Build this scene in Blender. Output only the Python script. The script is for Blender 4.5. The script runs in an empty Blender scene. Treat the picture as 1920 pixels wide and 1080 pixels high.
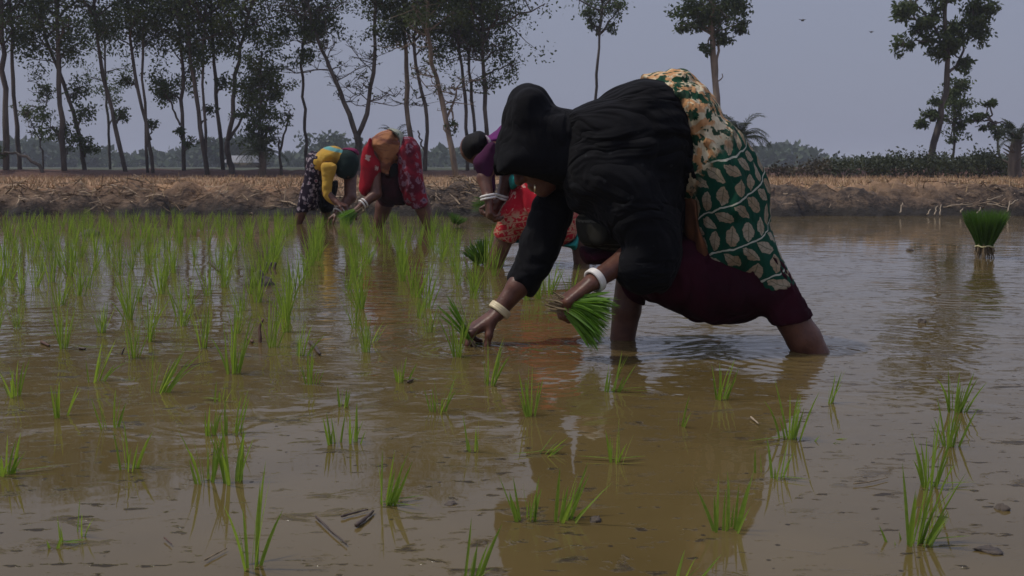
import bpy, math, random
import numpy as np
from mathutils import Vector

# ------------------------------------------------------------------ camera, sky, sun, exposure
SC = bpy.context.scene
COL = SC.collection
FPX, HORIZON, CAMZ = 2000.0, 313.0, 0.5          # focal length in photo pixels, horizon row, eye height over the water
PITCH = math.atan((540 - HORIZON) / FPX)
cam = bpy.data.cameras.new('camera')
cam.sensor_width = 36.0
cam.lens = 36.0 * FPX / 1920.0
cam.clip_start, cam.clip_end = 0.05, 6000
cam_ob = bpy.data.objects.new('camera', cam)
cam_ob.location = (0, 0, CAMZ)
cam_ob.rotation_euler = (math.pi / 2 - PITCH, 0, 0)
COL.objects.link(cam_ob)
SC.camera = cam_ob
cam.dof.use_dof = True
cam.dof.focus_distance = 3.1
cam.dof.aperture_fstop = 20.0

SUN_EL, SUN_AZ = math.radians(58), math.radians(-90)   # azimuth from +Y towards +X: to the left
world = bpy.data.worlds.new('World')
SC.world = world
world.use_nodes = True
wn, wl = world.node_tree.nodes, world.node_tree.links
bg = wn['Background']
sky = wn.new('ShaderNodeTexSky')
sky.sky_type = 'NISHITA'
sky.sun_disc = False
sky.sun_elevation = SUN_EL
sky.sun_rotation = SUN_AZ
sky.air_density, sky.dust_density, sky.ozone_density = 1.2, 3.0, 2.5
hs = wn.new('ShaderNodeHueSaturation')
hs.inputs['Saturation'].default_value = 0.55
wl.new(sky.outputs[0], hs.inputs['Color'])
mx = wn.new('ShaderNodeMix'); mx.data_type = 'RGBA'
mx.inputs[0].default_value = 0.68
mx.inputs[7].default_value = (5.0, 5.45, 7.6, 1)           # overcast haze layer: even pale lavender grey
wl.new(hs.outputs[0], mx.inputs[6])
tc = wn.new('ShaderNodeTexCoord'); sp = wn.new('ShaderNodeSeparateXYZ'); wl.new(tc.outputs['Generated'], sp.inputs[0])
gr = wn.new('ShaderNodeMapRange'); gr.interpolation_type = 'SMOOTHSTEP'          # the haze glows brighter overhead than at the horizon
for i, v in enumerate((.10, .75, 1.0, 1.75)): gr.inputs[i + 1].default_value = v
wl.new(sp.outputs[2], gr.inputs[0])
vm = wn.new('ShaderNodeVectorMath'); vm.operation = 'SCALE'
wl.new(mx.outputs[2], vm.inputs[0]); wl.new(gr.outputs[0], vm.inputs['Scale'])
wl.new(vm.outputs[0], bg.inputs['Color'])
bg.inputs['Strength'].default_value = 0.085

sun = bpy.data.lights.new('sun', 'SUN')
sun.energy = 3.0
sun.angle = math.radians(2.0)
sun.color = (1.0, 0.93, 0.82)
sun_ob = bpy.data.objects.new('sun', sun)
sd = Vector((math.sin(SUN_AZ) * math.cos(SUN_EL), math.cos(SUN_AZ) * math.cos(SUN_EL), math.sin(SUN_EL)))
sun_ob.rotation_euler = sd.to_track_quat('Z', 'Y').to_euler()
sun_ob.location = sd * 60
COL.objects.link(sun_ob)

SC.view_settings.view_transform = 'Standard'
SC.view_settings.look = 'None'
SC.view_settings.exposure = -0.55
SC.view_settings.gamma = 1.0
SC.cycles.use_denoising = True
SC.cycles.max_bounces = 6
SC.cycles.transparent_max_bounces = 6
SC.cycles.filter_width = 1.5

random.seed(7)
RNG = np.random.default_rng(11)

# ------------------------------------------------------------------ helpers: pixels to points, objects, labels
CP, SP = math.cos(PITCH), math.sin(PITCH)
def P(px, py, y):
    """The point seen at photo pixel (px, py) at depth y (metres in front of the camera)."""
    u, v = (px - 960) / FPX, (540 - py) / FPX
    d = (u, CP + v * SP, -SP + v * CP)
    t = y / d[1]
    return np.array((d[0] * t, y, CAMZ + d[2] * t))
def W(px, py, z=0.0):
    """The point of the level z seen at photo pixel (px, py)."""
    u, v = (px - 960) / FPX, (540 - py) / FPX
    d = (u, CP + v * SP, -SP + v * CP)
    t = (z - CAMZ) / d[2]
    return np.array((d[0] * t, d[1] * t, z))

def tag(o, label=None, cat=None, group=None, kind=None):
    for k, v in (('label', label), ('category', cat), ('group', group), ('kind', kind)):
        if v: o[k] = v
    return o
def thing(name, loc, label, cat, group=None):
    o = bpy.data.objects.new(name, None)
    o.empty_display_size = 0.1
    o.location = Vector(loc)
    COL.objects.link(o)
    return tag(o, label, cat, group)
def mesh_data(name, V, F, mat=None, smooth=True, uv=None):
    me = bpy.data.meshes.new(name)
    V = np.asarray(V, dtype=np.float32)
    if isinstance(F, np.ndarray) and F.ndim == 2:
        n, k = F.shape
        loops = F.astype(np.int32).ravel(); starts = np.arange(0, n * k, k, dtype=np.int32)
    else:
        loops = np.array([i for f in F for i in f], dtype=np.int32)
        ln = np.array([len(f) for f in F]); n = len(F)
        starts = (np.cumsum(ln) - ln).astype(np.int32)
    me.vertices.add(len(V)); me.vertices.foreach_set('co', V.ravel())
    me.loops.add(len(loops)); me.loops.foreach_set('vertex_index', loops)
    me.polygons.add(n); me.polygons.foreach_set('loop_start', starts)
    me.update(calc_edges=True)
    me.validate()
    if smooth: me.polygons.foreach_set('use_smooth', np.ones(len(me.polygons), dtype=bool))
    if uv is not None:
        l = me.uv_layers.new(name='UVMap')
        li = np.zeros(len(me.loops), dtype=np.int32); me.loops.foreach_get('vertex_index', li)
        l.data.foreach_set('uv', np.asarray(uv, dtype=np.float32)[li].ravel())
    if mat: me.materials.append(mat)
    return me
def link(name, me, parent=None, loc=None):
    o = bpy.data.objects.new(name, me)
    if loc is not None: o.location = Vector(loc)
    if parent is not None: o.parent = parent
    COL.objects.link(o)
    return o
def part(name, V, F, mat, parent, smooth=True, uv=None):
    """A mesh given in world coordinates, hung under its thing (or under a part of it)."""
    off = np.zeros(3); p = parent
    while p is not None:
        off += np.array(p.location); p = p.parent
    return link(name, mesh_data(name, np.asarray(V, dtype=float) - off, F, mat, smooth, uv), parent)
def single(name, V, F, mat, loc, label, cat, group=None, smooth=True):
    o = link(name, mesh_data(name, np.asarray(V, dtype=float) - np.asarray(loc), F, mat, smooth), None, loc)
    return tag(o, label, cat, group)

class MB:
    """Collects tubes, strips and leaves into one mesh."""
    def __init__(s): s.V = []; s.F = []; s.n = 0
    def add(s, V, F):
        s.V.append(np.asarray(V, dtype=float)); s.F.extend([tuple(i + s.n for i in f) for f in F]); s.n += len(V)
    def tube(s, pts, rad, sides=7, cap=True, wob=0.0):
        pts = np.asarray(pts, dtype=float); n = len(pts)
        rad = np.broadcast_to(np.asarray(rad, dtype=float), (n,))
        V, F = [], []
        ref = np.array((0.13, 0.97, 0.21))
        for i in range(n):
            t = pts[min(i + 1, n - 1)] - pts[max(i - 1, 0)]; t = t / (np.linalg.norm(t) + 1e-9)
            a = np.cross(t, ref); a /= np.linalg.norm(a) + 1e-9; b = np.cross(t, a)
            for k in range(sides):
                an = 2 * math.pi * k / sides
                r = rad[i] * (1 + wob * math.sin(an * 3 + i * 1.7))
                V.append(pts[i] + r * (math.cos(an) * a + math.sin(an) * b))
        for i in range(n - 1):
            for k in range(sides):
                k2 = (k + 1) % sides
                F.append((i * sides + k, i * sides + k2, (i + 1) * sides + k2, (i + 1) * sides + k))
        if cap:
            F.append(tuple(range(sides))[::-1]); F.append(tuple((n - 1) * sides + k for k in range(sides)))
        s.add(V, F)
    def blade(s, p, d, L, w, bend, side, seg=4, fold=0.25):
        """A grass blade: from p along d, bending towards 'bend', width w tapering to a point."""
        p = np.asarray(p, float); d = np.asarray(d, float); bend = np.asarray(bend, float); side = np.asarray(side, float)
        V, F = [], []
        pos = p.copy()
        for i in range(seg + 1):
            t = i / seg
            ww = w * (0.55 + 0.9 * t) * (1 - t ** 2.2) if i < seg else 0
            dd = d + bend * t; dd /= np.linalg.norm(dd)
            nrm = np.cross(dd, side)
            if i < seg:
                V += [pos - side * ww + nrm * ww * fold, pos, pos + side * ww + nrm * ww * fold]
            else:
                V += [pos]
            pos = pos + dd * L / seg
        for i in range(seg - 1):
            a = 3 * i
            F += [(a, a + 1, a + 4, a + 3), (a + 1, a + 2, a + 5, a + 4)]
        a = 3 * (seg - 1)
        F += [(a, a + 1, a + 3), (a + 1, a + 2, a + 3)]
        s.add(V, F)
    def part(s, name, mat, parent, smooth=True): return part(name, np.concatenate(s.V), s.F, mat, parent, smooth)
    def data(s, name, mat, smooth=True): return mesh_data(name, np.concatenate(s.V), s.F, mat, smooth)
    def single(s, name, mat, loc, label, cat, group=None, smooth=True):
        return single(name, np.concatenate(s.V), s.F, mat, loc, label, cat, group, smooth)

def leaf_cards(C, size, aspect=0.5, up=0.3, rng=RNG):
    """Small pointed leaves (two triangles folded at the midrib) at the points C, turned every way."""
    n = len(C)
    size = np.broadcast_to(np.asarray(size, float), (n,))[:, None] * rng.uniform(0.6, 1.3, (n, 1))
    d = rng.normal(size=(n, 3)); d[:, 2] -= up; d /= np.linalg.norm(d, axis=1, keepdims=True)
    r = rng.normal(size=(n, 3)); s = np.cross(d, r); s /= np.linalg.norm(s, axis=1, keepdims=True)
    nn = np.cross(d, s)
    V = np.stack([C, C + d * size * .45 + s * size * aspect * .5 + nn * size * .06, C + d * size, C + d * size * .45 - s * size * aspect * .5 + nn * size * .06], axis=1).reshape(-1, 3)
    F = np.arange(4 * n).reshape(n, 4)
    return V, F

# value noise
def _h(i, j, k, s):
    n = (i * 374761393 + j * 668265263 + k * 2147483647 + s * 974711) & 0xffffffff
    n = ((n ^ (n >> 13)) * 1274126177) & 0xffffffff
    return ((n ^ (n >> 16)) & 0xffff) / 65535.0
def vnoise(x, y, z, seed=0):
    x, y, z = np.broadcast_arrays(np.asarray(x, float), np.asarray(y, float), np.asarray(z, float))
    i, j, k = np.floor(x).astype(np.int64), np.floor(y).astype(np.int64), np.floor(z).astype(np.int64)
    fx, fy, fz = x - i, y - j, z - k
    fx, fy, fz = (f * f * (3 - 2 * f) for f in (fx, fy, fz))
    r = 0
    for a in (0, 1):
        for b in (0, 1):
            for c in (0, 1):
                w = (fx if a else 1 - fx) * (fy if b else 1 - fy) * (fz if c else 1 - fz)
                r = r + w * _h(i + a, j + b, k + c, seed)
    return r * 2 - 1
def fbm(x, y, z, seed=0, oct=3):
    r, a = 0, 1.0
    for o in range(oct):
        r = r + a * vnoise(x * 2 ** o, y * 2 ** o, z * 2 ** o, seed + o * 17); a *= .5
    return r

# ------------------------------------------------------------------ implicit surfaces
def surface_nets(F, org, h):
    S = F < 0
    nx, ny, nz = F.shape
    c = np.zeros((nx - 1, ny - 1, nz - 1), dtype=np.uint8)
    for a in (0, 1):
        for b in (0, 1):
            for d in (0, 1):
                c += S[a:nx - 1 + a, b:ny - 1 + b, d:nz - 1 + d]
    act = (c > 0) & (c < 8)
    cells = np.argwhere(act)
    idx = np.full(act.shape, -1, dtype=np.int32); idx[act] = np.arange(len(cells))
    acc = np.zeros((len(cells), 3)); cnt = np.zeros((len(cells), 1))
    cor = [(a, b, d) for a in (0, 1) for b in (0, 1) for d in (0, 1)]
    val = {q: F[cells[:, 0] + q[0], cells[:, 1] + q[1], cells[:, 2] + q[2]].astype(float) for q in cor}
    for q in cor:
        for ax in range(3):
            if q[ax] == 0:
                q2 = list(q); q2[ax] = 1; q2 = tuple(q2)
                va, vb = val[q], val[q2]
                cr = (va < 0) != (vb < 0)
                t = np.where(cr, va / np.where(cr, va - vb, 1), 0)
                p = np.tile(np.array(q, float), (len(cells), 1)); p[:, ax] += t
                acc += np.where(cr[:, None], p, 0); cnt[:, 0] += cr
    V = (cells + acc / np.maximum(cnt, 1)) * h + org
    Q = []
    for ax in range(3):
        sl0 = [slice(1, -1)] * 3; sl1 = [slice(1, -1)] * 3
        sl0[ax] = slice(0, -1); sl1[ax] = slice(1, None)
        a, b = S[tuple(sl0)], S[tuple(sl1)]
        e = np.argwhere(a != b)
        if not len(e): continue
        off = np.ones(3, int); off[ax] = 0
        g = e + off
        sgn = a[tuple(e.T)]
        u, v = (ax + 1) % 3, (ax + 2) % 3
        du, dv = np.zeros(3, int), np.zeros(3, int); du[u] = 1; dv[v] = 1
        q = np.stack([idx[tuple((g - du - dv).T)], idx[tuple((g - dv).T)], idx[tuple(g.T)], idx[tuple((g - du).T)]], axis=1)
        q[~sgn] = q[~sgn][:, ::-1]
        Q.append(q)
    Q = np.concatenate(Q)
    return V, Q[(Q >= 0).all(axis=1)]

class Field:
    """A signed-distance grid that takes tapered capsules and ellipsoids with soft joins."""
    def __init__(s, lo, hi, h):
        s.h = h; s.lo = np.asarray(lo, float)
        s.n = np.ceil((np.asarray(hi, float) - s.lo) / h).astype(int) + 1
        s.F = np.full(s.n, 0.08, dtype=np.float32)
    def box(s, lo, hi, m):
        a = np.clip(np.floor((np.asarray(lo) - m - s.lo) / s.h).astype(int), 0, s.n - 1)
        b = np.clip(np.ceil((np.asarray(hi) + m - s.lo) / s.h).astype(int) + 1, 1, s.n)
        sl = tuple(slice(a[i], b[i]) for i in range(3))
        g = np.meshgrid(*[s.lo[i] + s.h * np.arange(a[i], b[i]) for i in range(3)], indexing='ij', sparse=True)
        return sl, g
    def join(s, sl, d, k):
        f = s.F[sl]
        hh = np.maximum(k - np.abs(f - d), 0) / k
        s.F[sl] = np.minimum(f, d) - hh * hh * k * 0.25
    def cap(s, a, b, ra, rb, k=0.02, sy=1.0):
        a, b = np.asarray(a, float), np.asarray(b, float)
        r = max(ra, rb)
        sl, (X, Y, Z) = s.box(np.minimum(a, b) - r * max(1, sy), np.maximum(a, b) + r * max(1, sy), 0.03 + k)
        ab = b - a; L = (ab ** 2).sum() + 1e-12
        t = np.clip(((X - a[0]) * ab[0] + (Y - a[1]) * ab[1] + (Z - a[2]) * ab[2]) / L, 0, 1)
        d = np.sqrt((X - a[0] - t * ab[0]) ** 2 + ((Y - a[1] - t * ab[1]) / sy) ** 2 + (Z - a[2] - t * ab[2]) ** 2) - (ra + t * (rb - ra))
        s.join(sl, d.astype(np.float32), k)
    def ell(s, c, ax, R, k=0.02, sub=False):
        """Ellipsoid: centre c, semi-axes ax along the columns of the rotation R."""
        c = np.asarray(c, float); ax = np.asarray(ax, float); m = ax.max()
        sl, (X, Y, Z) = s.box(c - m, c + m, 0.03 + k)
        D = [X - c[0], Y - c[1], Z - c[2]]
        q = [sum(R[j][i] * D[j] for j in range(3)) / ax[i] for i in range(3)]
        r = np.sqrt(q[0] ** 2 + q[1] ** 2 + q[2] ** 2)
        g = np.sqrt((q[0] / ax[0]) ** 2 + (q[1] / ax[1]) ** 2 + (q[2] / ax[2]) ** 2) + 1e-6
        d = (r * (r - 1) / g).astype(np.float32)
        if sub: s.F[sl] = np.maximum(s.F[sl], -d)
        else: s.join(sl, d, k)
    def snap(s): return s.F.copy()
    def sample(s, G, X, Y, Z):
        """The grid G read at the points of another grid given by its axes."""
        ix = [np.clip(np.rint((a - s.lo[i]) / s.h).astype(int), 0, s.n[i] - 1) for i, a in enumerate((X, Y, Z))]
        return G[np.ix_(*ix)]
    def mesh(s): return surface_nets(s.F, s.lo, s.h)

def smooth_poly(pts, n=6):
    pts = np.asarray(pts, float); m = len(pts); out = []
    for i in range(m):
        p0, p1, p2, p3 = pts[i - 1], pts[i], pts[(i + 1) % m], pts[(i + 2) % m]
        for k in range(n):
            t = k / n
            out.append(.5 * (2 * p1 + (p2 - p0) * t + (2 * p0 - 5 * p1 + 4 * p2 - p3) * t * t + (3 * p1 - p0 - 3 * p2 + p3) * t ** 3))
    return np.array(out)
def poly_dist(poly, X, Z):
    """Signed distance to a closed outline in the plane, positive inside."""
    d = np.full(X.shape, 1e9); ins = np.zeros(X.shape, bool)
    for i in range(len(poly)):
        a, b = poly[i - 1], poly[i]
        e = b - a; L = (e ** 2).sum() + 1e-12
        t = np.clip(((X - a[0]) * e[0] + (Z - a[1]) * e[1]) / L, 0, 1)
        d = np.minimum(d, (X - a[0] - t * e[0]) ** 2 + (Z - a[1] - t * e[1]) ** 2)
        if a[1] != b[1]:
            c = ((a[1] > Z) != (b[1] > Z)) & (X < (b[0] - a[0]) * (Z - a[1]) / (b[1] - a[1]) + a[0])
            ins ^= c
    return np.where(ins, 1, -1) * np.sqrt(d)
def drape(pix, yc, T, R, h, folds=None, cut=None, smooth=True, ymap=None, over=None, ease=.010, plus=()):
    """A full, rounded piece of cloth on the body: outline in the plane y=yc, real half-thickness T, edge rounding R.
    folds(X, Y, Z) moves the surface out and in; cut(X, Y, Z) < 0 keeps."""
    w = np.array([P(px, py, yc)[[0, 2]] for px, py in pix])
    poly = smooth_poly(w) if smooth else w
    m = 0.03
    lo = np.array((poly[:, 0].min() - m, yc - T - m, poly[:, 1].min() - m))
    hi = np.array((poly[:, 0].max() + m, yc + T + m, poly[:, 1].max() + m))
    if ymap is not None: lo[1] -= .12; hi[1] += .12
    n = np.ceil((hi - lo) / h).astype(int) + 1
    xs, ys, zs = (lo[i] + h * np.arange(n[i]) for i in range(3))
    X2, Z2 = np.meshgrid(xs, zs, indexing='ij')
    s = poly_dist(poly, X2, Z2)
    q = (R - np.minimum(s, R)) / R
    yy = ys[None, :, None] - yc
    if ymap is not None: yy = yy - ymap(X2, Z2)[:, None, :]
    F = (np.sqrt(q[:, None, :] ** 2 + (yy / T) ** 2) - 1) * min(R, T)
    X, Y, Z = np.meshgrid(xs, ys, zs, indexing='ij')
    if folds is not None: F = F + folds(X, Y, Z)
    for pix2, yc2, T2, R2 in plus:                                  # further folds that grow out of the same cloth
        w2 = smooth_poly(np.array([P(px, py, yc2)[[0, 2]] for px, py in pix2])); s2 = poly_dist(w2, X2, Z2)
        q2 = (R2 - np.minimum(s2, R2)) / R2
        F2 = (np.sqrt(q2[:, None, :] ** 2 + ((ys[None, :, None] - yc2) / T2) ** 2) - 1) * min(R2, T2)
        k = .06; hh = np.maximum(k - np.abs(F - F2), 0) / k
        F = np.minimum(F, F2) - hh * hh * k * .25
    if over is not None:                                            # cover the body wherever it is thicker than the drape
        f_, G = over
        B = np.maximum(f_.sample(G, xs, ys, zs) - ease, -(s + .012)[:, None, :])
        k = .02; hh = np.maximum(k - np.abs(F - B), 0) / k
        F = np.minimum(F, B) - hh * hh * k * .25
    if cut is not None: F = np.maximum(F, cut(X, Y, Z))
    return surface_nets(F.astype(np.float32), lo, h)

# ------------------------------------------------------------------ materials
class S:
    """A shader socket with arithmetic."""
    def __init__(s, nt, sock): s.nt = nt; s.k = sock
    def _m(s, op, *o):
        n = s.nt.nodes.new('ShaderNodeMath'); n.operation = op
        for i, v in enumerate((s,) + o):
            if isinstance(v, S): s.nt.links.new(v.k, n.inputs[i])
            else: n.inputs[i].default_value = v
        return S(s.nt, n.outputs[0])
    def __add__(s, o): return s._m('ADD', o)
    __radd__ = __add__
    def __mul__(s, o): return s._m('MULTIPLY', o)
    __rmul__ = __mul__
    def __sub__(s, o): return s._m('SUBTRACT', o)
    def __rsub__(s, o): return (s * -1) + o
    def __truediv__(s, o): return s._m('DIVIDE', o)
    def sin(s): return s._m('SINE')
    def abs(s): return s._m('ABSOLUTE')
    def fract(s): return s._m('FRACT')
    def floor(s): return s._m('FLOOR')
    def lt(s, o): return s._m('LESS_THAN', o)
    def gt(s, o): return s._m('GREATER_THAN', o)
    def max(s, o): return s._m('MAXIMUM', o)
    def min(s, o): return s._m('MINIMUM', o)
    def pow(s, o): return s._m('POWER', o)
    def sqrt(s): return s._m('SQRT')
    def exp(s): return s._m('EXPONENT')
    def ramp(s, a, b, c=0.0, d=1.0):
        n = s.nt.nodes.new('ShaderNodeMapRange'); n.interpolation_type = 'SMOOTHSTEP'
        s.nt.links.new(s.k, n.inputs[0])
        for i, v in enumerate((a, b, c, d)): n.inputs[i + 1].default_value = v
        return S(s.nt, n.outputs[0])
class Mat:
    def __init__(s, name, rough=0.9, **kw):
        s.m = bpy.data.materials.new(name); s.m.use_nodes = True
        s.nt = s.m.node_tree; s.b = s.nt.nodes['Principled BSDF']
        s.b.inputs['Roughness'].default_value = rough
        for k, v in kw.items(): s.b.inputs[k.replace('_', ' ')].default_value = v
    def coord(s, out='Object'):
        n = s.nt.nodes.new('ShaderNodeTexCoord'); return n.outputs[out]
    def xyz(s, sock):
        n = s.nt.nodes.new('ShaderNodeSeparateXYZ'); s.nt.links.new(sock, n.inputs[0])
        return [S(s.nt, n.outputs[i]) for i in range(3)]
    def vec(s, x, y, z):
        n = s.nt.nodes.new('ShaderNodeCombineXYZ')
        for i, v in enumerate((x, y, z)):
            if isinstance(v, S): s.nt.links.new(v.k, n.inputs[i])
            else: n.inputs[i].default_value = v
        return n.outputs[0]
    def noise(s, scale, detail=3, vec=None, rough=.55, stretch=None, dist=0):
        n = s.nt.nodes.new('ShaderNodeTexNoise')
        n.inputs['Scale'].default_value = scale; n.inputs['Detail'].default_value = detail
        n.inputs['Roughness'].default_value = rough; n.inputs['Distortion'].default_value = dist
        v = vec if vec is not None else s.coord()
        if stretch:
            mp = s.nt.nodes.new('ShaderNodeMapping'); mp.inputs['Scale'].default_value = stretch
            s.nt.links.new(v, mp.inputs[0]); v = mp.outputs[0]
        s.nt.links.new(v, n.inputs['Vector'])
        return S(s.nt, n.outputs[0])
    def voro(s, scale, vec=None, feature='F1'):
        n = s.nt.nodes.new('ShaderNodeTexVoronoi'); n.feature = feature
        n.inputs['Scale'].default_value = scale
        s.nt.links.new(vec if vec is not None else s.coord(), n.inputs['Vector'])
        return S(s.nt, n.outputs['Distance'])
    def mix(s, f, a, b):
        n = s.nt.nodes.new('ShaderNodeMix'); n.data_type = 'RGBA'
        for i, v in ((0, f), (6, a), (7, b)):
            if isinstance(v, S): s.nt.links.new(v.k, n.inputs[i])
            elif isinstance(v, tuple): n.inputs[i].default_value = (*v, 1)
            else: n.inputs[i].default_value = v
        return S(s.nt, n.outputs[2])
    def color(s, c):
        if isinstance(c, tuple): s.b.inputs['Base Color'].default_value = (*c, 1)
        else: s.nt.links.new(c.k, s.b.inputs['Base Color'])
        return s
    def rough(s, r): s.nt.links.new(r.k, s.b.inputs['Roughness']); return s
    def bump(s, h, dist=1.0, strength=1.0):
        n = s.nt.nodes.new('ShaderNodeBump')
        n.inputs['Distance'].default_value = dist; n.inputs['Strength'].default_value = strength
        s.nt.links.new(h.k, n.inputs['Height']); s.nt.links.new(n.outputs[0], s.b.inputs['Normal'])
        return s
    def translucent(s, f, c):
        """Part of the light passes through (leaves and blades)."""
        t = s.nt.nodes.new('ShaderNodeBsdfTranslucent')
        if isinstance(c, tuple): t.inputs[0].default_value = (*c, 1)
        else: s.nt.links.new(c.k, t.inputs[0])
        m = s.nt.nodes.new('ShaderNodeMixShader'); m.inputs[0].default_value = f
        out = s.nt.nodes['Material Output']
        s.nt.links.new(s.b.outputs[0], m.inputs[1]); s.nt.links.new(t.outputs[0], m.inputs[2])
        s.nt.links.new(m.outputs[0], out.inputs[0])
        return s

def cloth(name, c1, c2=None, scale=30, weave=True, rough=.95, fine=0.0006):
    m = Mat(name, rough); n = m.noise(scale, 4)
    m.b.inputs['Specular IOR Level'].default_value = .15
    m.color(m.mix(n.ramp(.35, .65), c1, c2 or tuple(v * .7 for v in c1)))
    m.bump(m.noise(220, 2) * fine + m.noise(45, 3) * fine * 4)
    return m.m
def leafmat(name, c1, c2, tr, f=.35, scale=2.5, rough=.55, tip=None):
    m = Mat(name, rough); n = m.noise(scale, 2); n2 = m.noise(scale * 14, 1)
    g = (n * .6 + n2 * .4).ramp(.32, .68)
    c = m.mix(g, c1, c2)
    if tip: c = m.mix(m.noise(scale * 3.1, 2).ramp(.60, .72), c, tip)
    m.color(c); m.b.inputs['Specular IOR Level'].default_value = .25
    m.translucent(f, m.mix(g, tuple(v * .8 for v in tr), tr))
    return m.m
# ------------------------------------------------------------------ the setting: water, ground, field
BANK_Y = 10.75
def bank_line(x): return BANK_Y + .22 * vnoise(x * .5, 0, 0, 3) + .07 * vnoise(x * 2.2, 0, 0, 4) - .02 * np.asarray(x)
def ground_z(x, y):
    x, y = np.broadcast_arrays(np.asarray(x, float), np.asarray(y, float))
    t = np.clip((y - bank_line(x)) / .62, 0, 1); s = t * t * (3 - 2 * t)
    lump = fbm(x * 4.0, y * 4.5, 0, 21, 4) * .075 + np.abs(vnoise(x * 9, y * 10, 0, 30)) * .05
    ridge = np.exp(-((y - bank_line(x) - .75) / .35) ** 2) * .035
    z = -.16 + s * .385 + ridge + lump * np.clip(t * 4, 0, 1) * np.clip(1.9 - (y - bank_line(x)) / .8, .25, 1)
    b = np.clip((y - 27.0 - .4 * vnoise(x * .3, 0, 0, 8)) / 1.0, 0, 1); b = b * b * (3 - 2 * b)
    z = z + b * (.17 + .05 * vnoise(x * 1.1, y * .8, 0, 9) + np.clip((x - 5) / 4, 0, 1) * .05)
    return z + np.clip((y - 60) / 200, 0, 1) * .1

def spaced(*seg):
    out = []
    for a, b, st in seg: out += list(np.arange(a, b, st))
    return np.array(out + [seg[-1][1]])
gx = spaced((-1500, -100, 100), (-100, -20, 5), (-20, -7.5, .4), (-7.5, 7.5, .035), (7.5, 20, .4), (20, 100, 5), (100, 1500, 100))
gy = spaced((-40, 8, 4), (8, 10.3, .4), (10.3, 12.4, .035), (12.4, 26.5, .4), (26.5, 30, .12), (30, 60, 2), (60, 200, 20), (200, 1600, 100))
GX, GY = np.meshgrid(gx, gy, indexing='ij')
GZ = ground_z(GX, GY)
nx_, ny_ = GX.shape
ii = (np.arange(nx_ - 1)[:, None] * ny_ + np.arange(ny_ - 1)[None, :]).ravel()
m = Mat('earth_and_straw', .95)
x, y, z = m.xyz(m.coord())
n1, n2, n3 = m.noise(1.3, 5), m.noise(14, 5, rough=.7), m.noise(60, 3, stretch=(.3, 1, 1))
straw = m.mix(n3.ramp(.35, .65), (.36, .205, .105), (.23, .125, .066))
straw = m.mix(n1.ramp(.4, .65), straw, (.40, .245, .135))
clay = m.mix(n2.ramp(.38, .66), (.030, .021, .017), (.135, .092, .062))
clay = m.mix((z + n2 * .14 - .07).ramp(.05, .15), (.020, .016, .013), clay)  # bank foot painted darker, standing in for the shadow just above the water
red = m.mix(n2.ramp(.3, .7), (.080, .037, .026), (.125, .062, .042))
c = m.mix((y + n1 * .8).ramp(11.6, 12.2), clay, straw)
c = m.mix((y + n1 * 1.2).ramp(27.2, 27.8), c, red)
c = m.mix(y.ramp(29.5, 32), c, (.045, .052, .028))
m.color(c).bump(n2 * .03 + n3 * .01)
EARTH = m.m
ground = link('ground', mesh_data('ground', np.stack([GX, GY, GZ], -1).reshape(-1, 3), np.stack([ii, ii + ny_, ii + ny_ + 1, ii + 1], 1), EARTH))
tag(ground, 'dry stubble field behind a crumbling mud bank', 'ground', kind='structure')

# muddy water: brown in itself, mirror-like on top, ripples that grow away from the camera and ring round the legs
m = Mat('muddy_water', .03, IOR=1.36)
x, y, z = m.xyz(m.coord())
mud = m.mix(m.noise(2.2, 4).ramp(.35, .7), (.118, .084, .032), (.094, .066, .024))
patch = m.noise(1.3, 3).ramp(.38, .60)
speck = m.noise(11, 5, rough=.70, stretch=(.7, 1.5, 1), dist=.6).ramp(.575, .66) * patch
flake = m.noise(34, 3, rough=.6, stretch=(.6, 1.3, 1)).ramp(.62, .67) * m.noise(2.1, 2).ramp(.34, .55)
crumb = m.voro(19).lt(.07) * m.noise(3.0, 2).gt(.44)
film = speck.max(flake).max(crumb) * .85
mud = m.mix(film, mud, (.022, .016, .011))
m.color(mud)
m.nt.links.new((film * -.42 + .5).k, m.b.inputs['Specular IOR Level']); m.rough(film * .35 + .03)
calm = y.ramp(1.72, 2.5, .08, 1.0) * y.ramp(3.0, 5.5, 1.0, .55) * m.noise(.9, 2, stretch=(.7, 1, 1)).ramp(.36, .62, .25, 1.0)
h = (m.noise(7.5, 1.5, stretch=(.75, 1.15, 1), dist=.3) * .0058 + m.noise(30, 2, stretch=(.5, 1.5, 1)) * .0008) * calm
h = h + m.noise(3.0, 3, dist=.8) * .0090 * y.ramp(1.75, 2.3, .10, 1.0) * y.ramp(2.9, 4.5, 1.0, .12) + film * .0015
ringmask = m.noise(3.2, 2).ramp(.42, .6)
def rings(cx, cy, lam, fall, amp):
    r = ((x - cx) * (x - cx) + (y - cy) * (y - cy)).sqrt()
    rr = r + m.noise(4.5, 2) * .10
    return (rr * (2 * math.pi / lam)).sin() * (r * (-1 / fall)).exp() * amp * ringmask
RINGS = [(W(1160, 640), .055, .22, .0016), (W(1525, 660), .05, .20, .0016), (W(885, 655), .035, .14, .0014), (W(1790, 560), .075, .30, .0018),
         (W(930, 495), .08, .3, .002)]
for q, lam, fall, amp in RINGS: h = h + rings(q[0], q[1], lam, fall, amp)
m.bump(h)
WATER = m.m
wv = np.array([(-60, -15, 0), (60, -15, 0), (60, 11.6, 0), (-60, 11.6, 0)], float)
tag(link('water', mesh_data('water', wv, [(0, 1, 2, 3)], WATER, False)), 'shallow muddy water of the flooded rice paddy', 'water', kind='structure')

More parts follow.
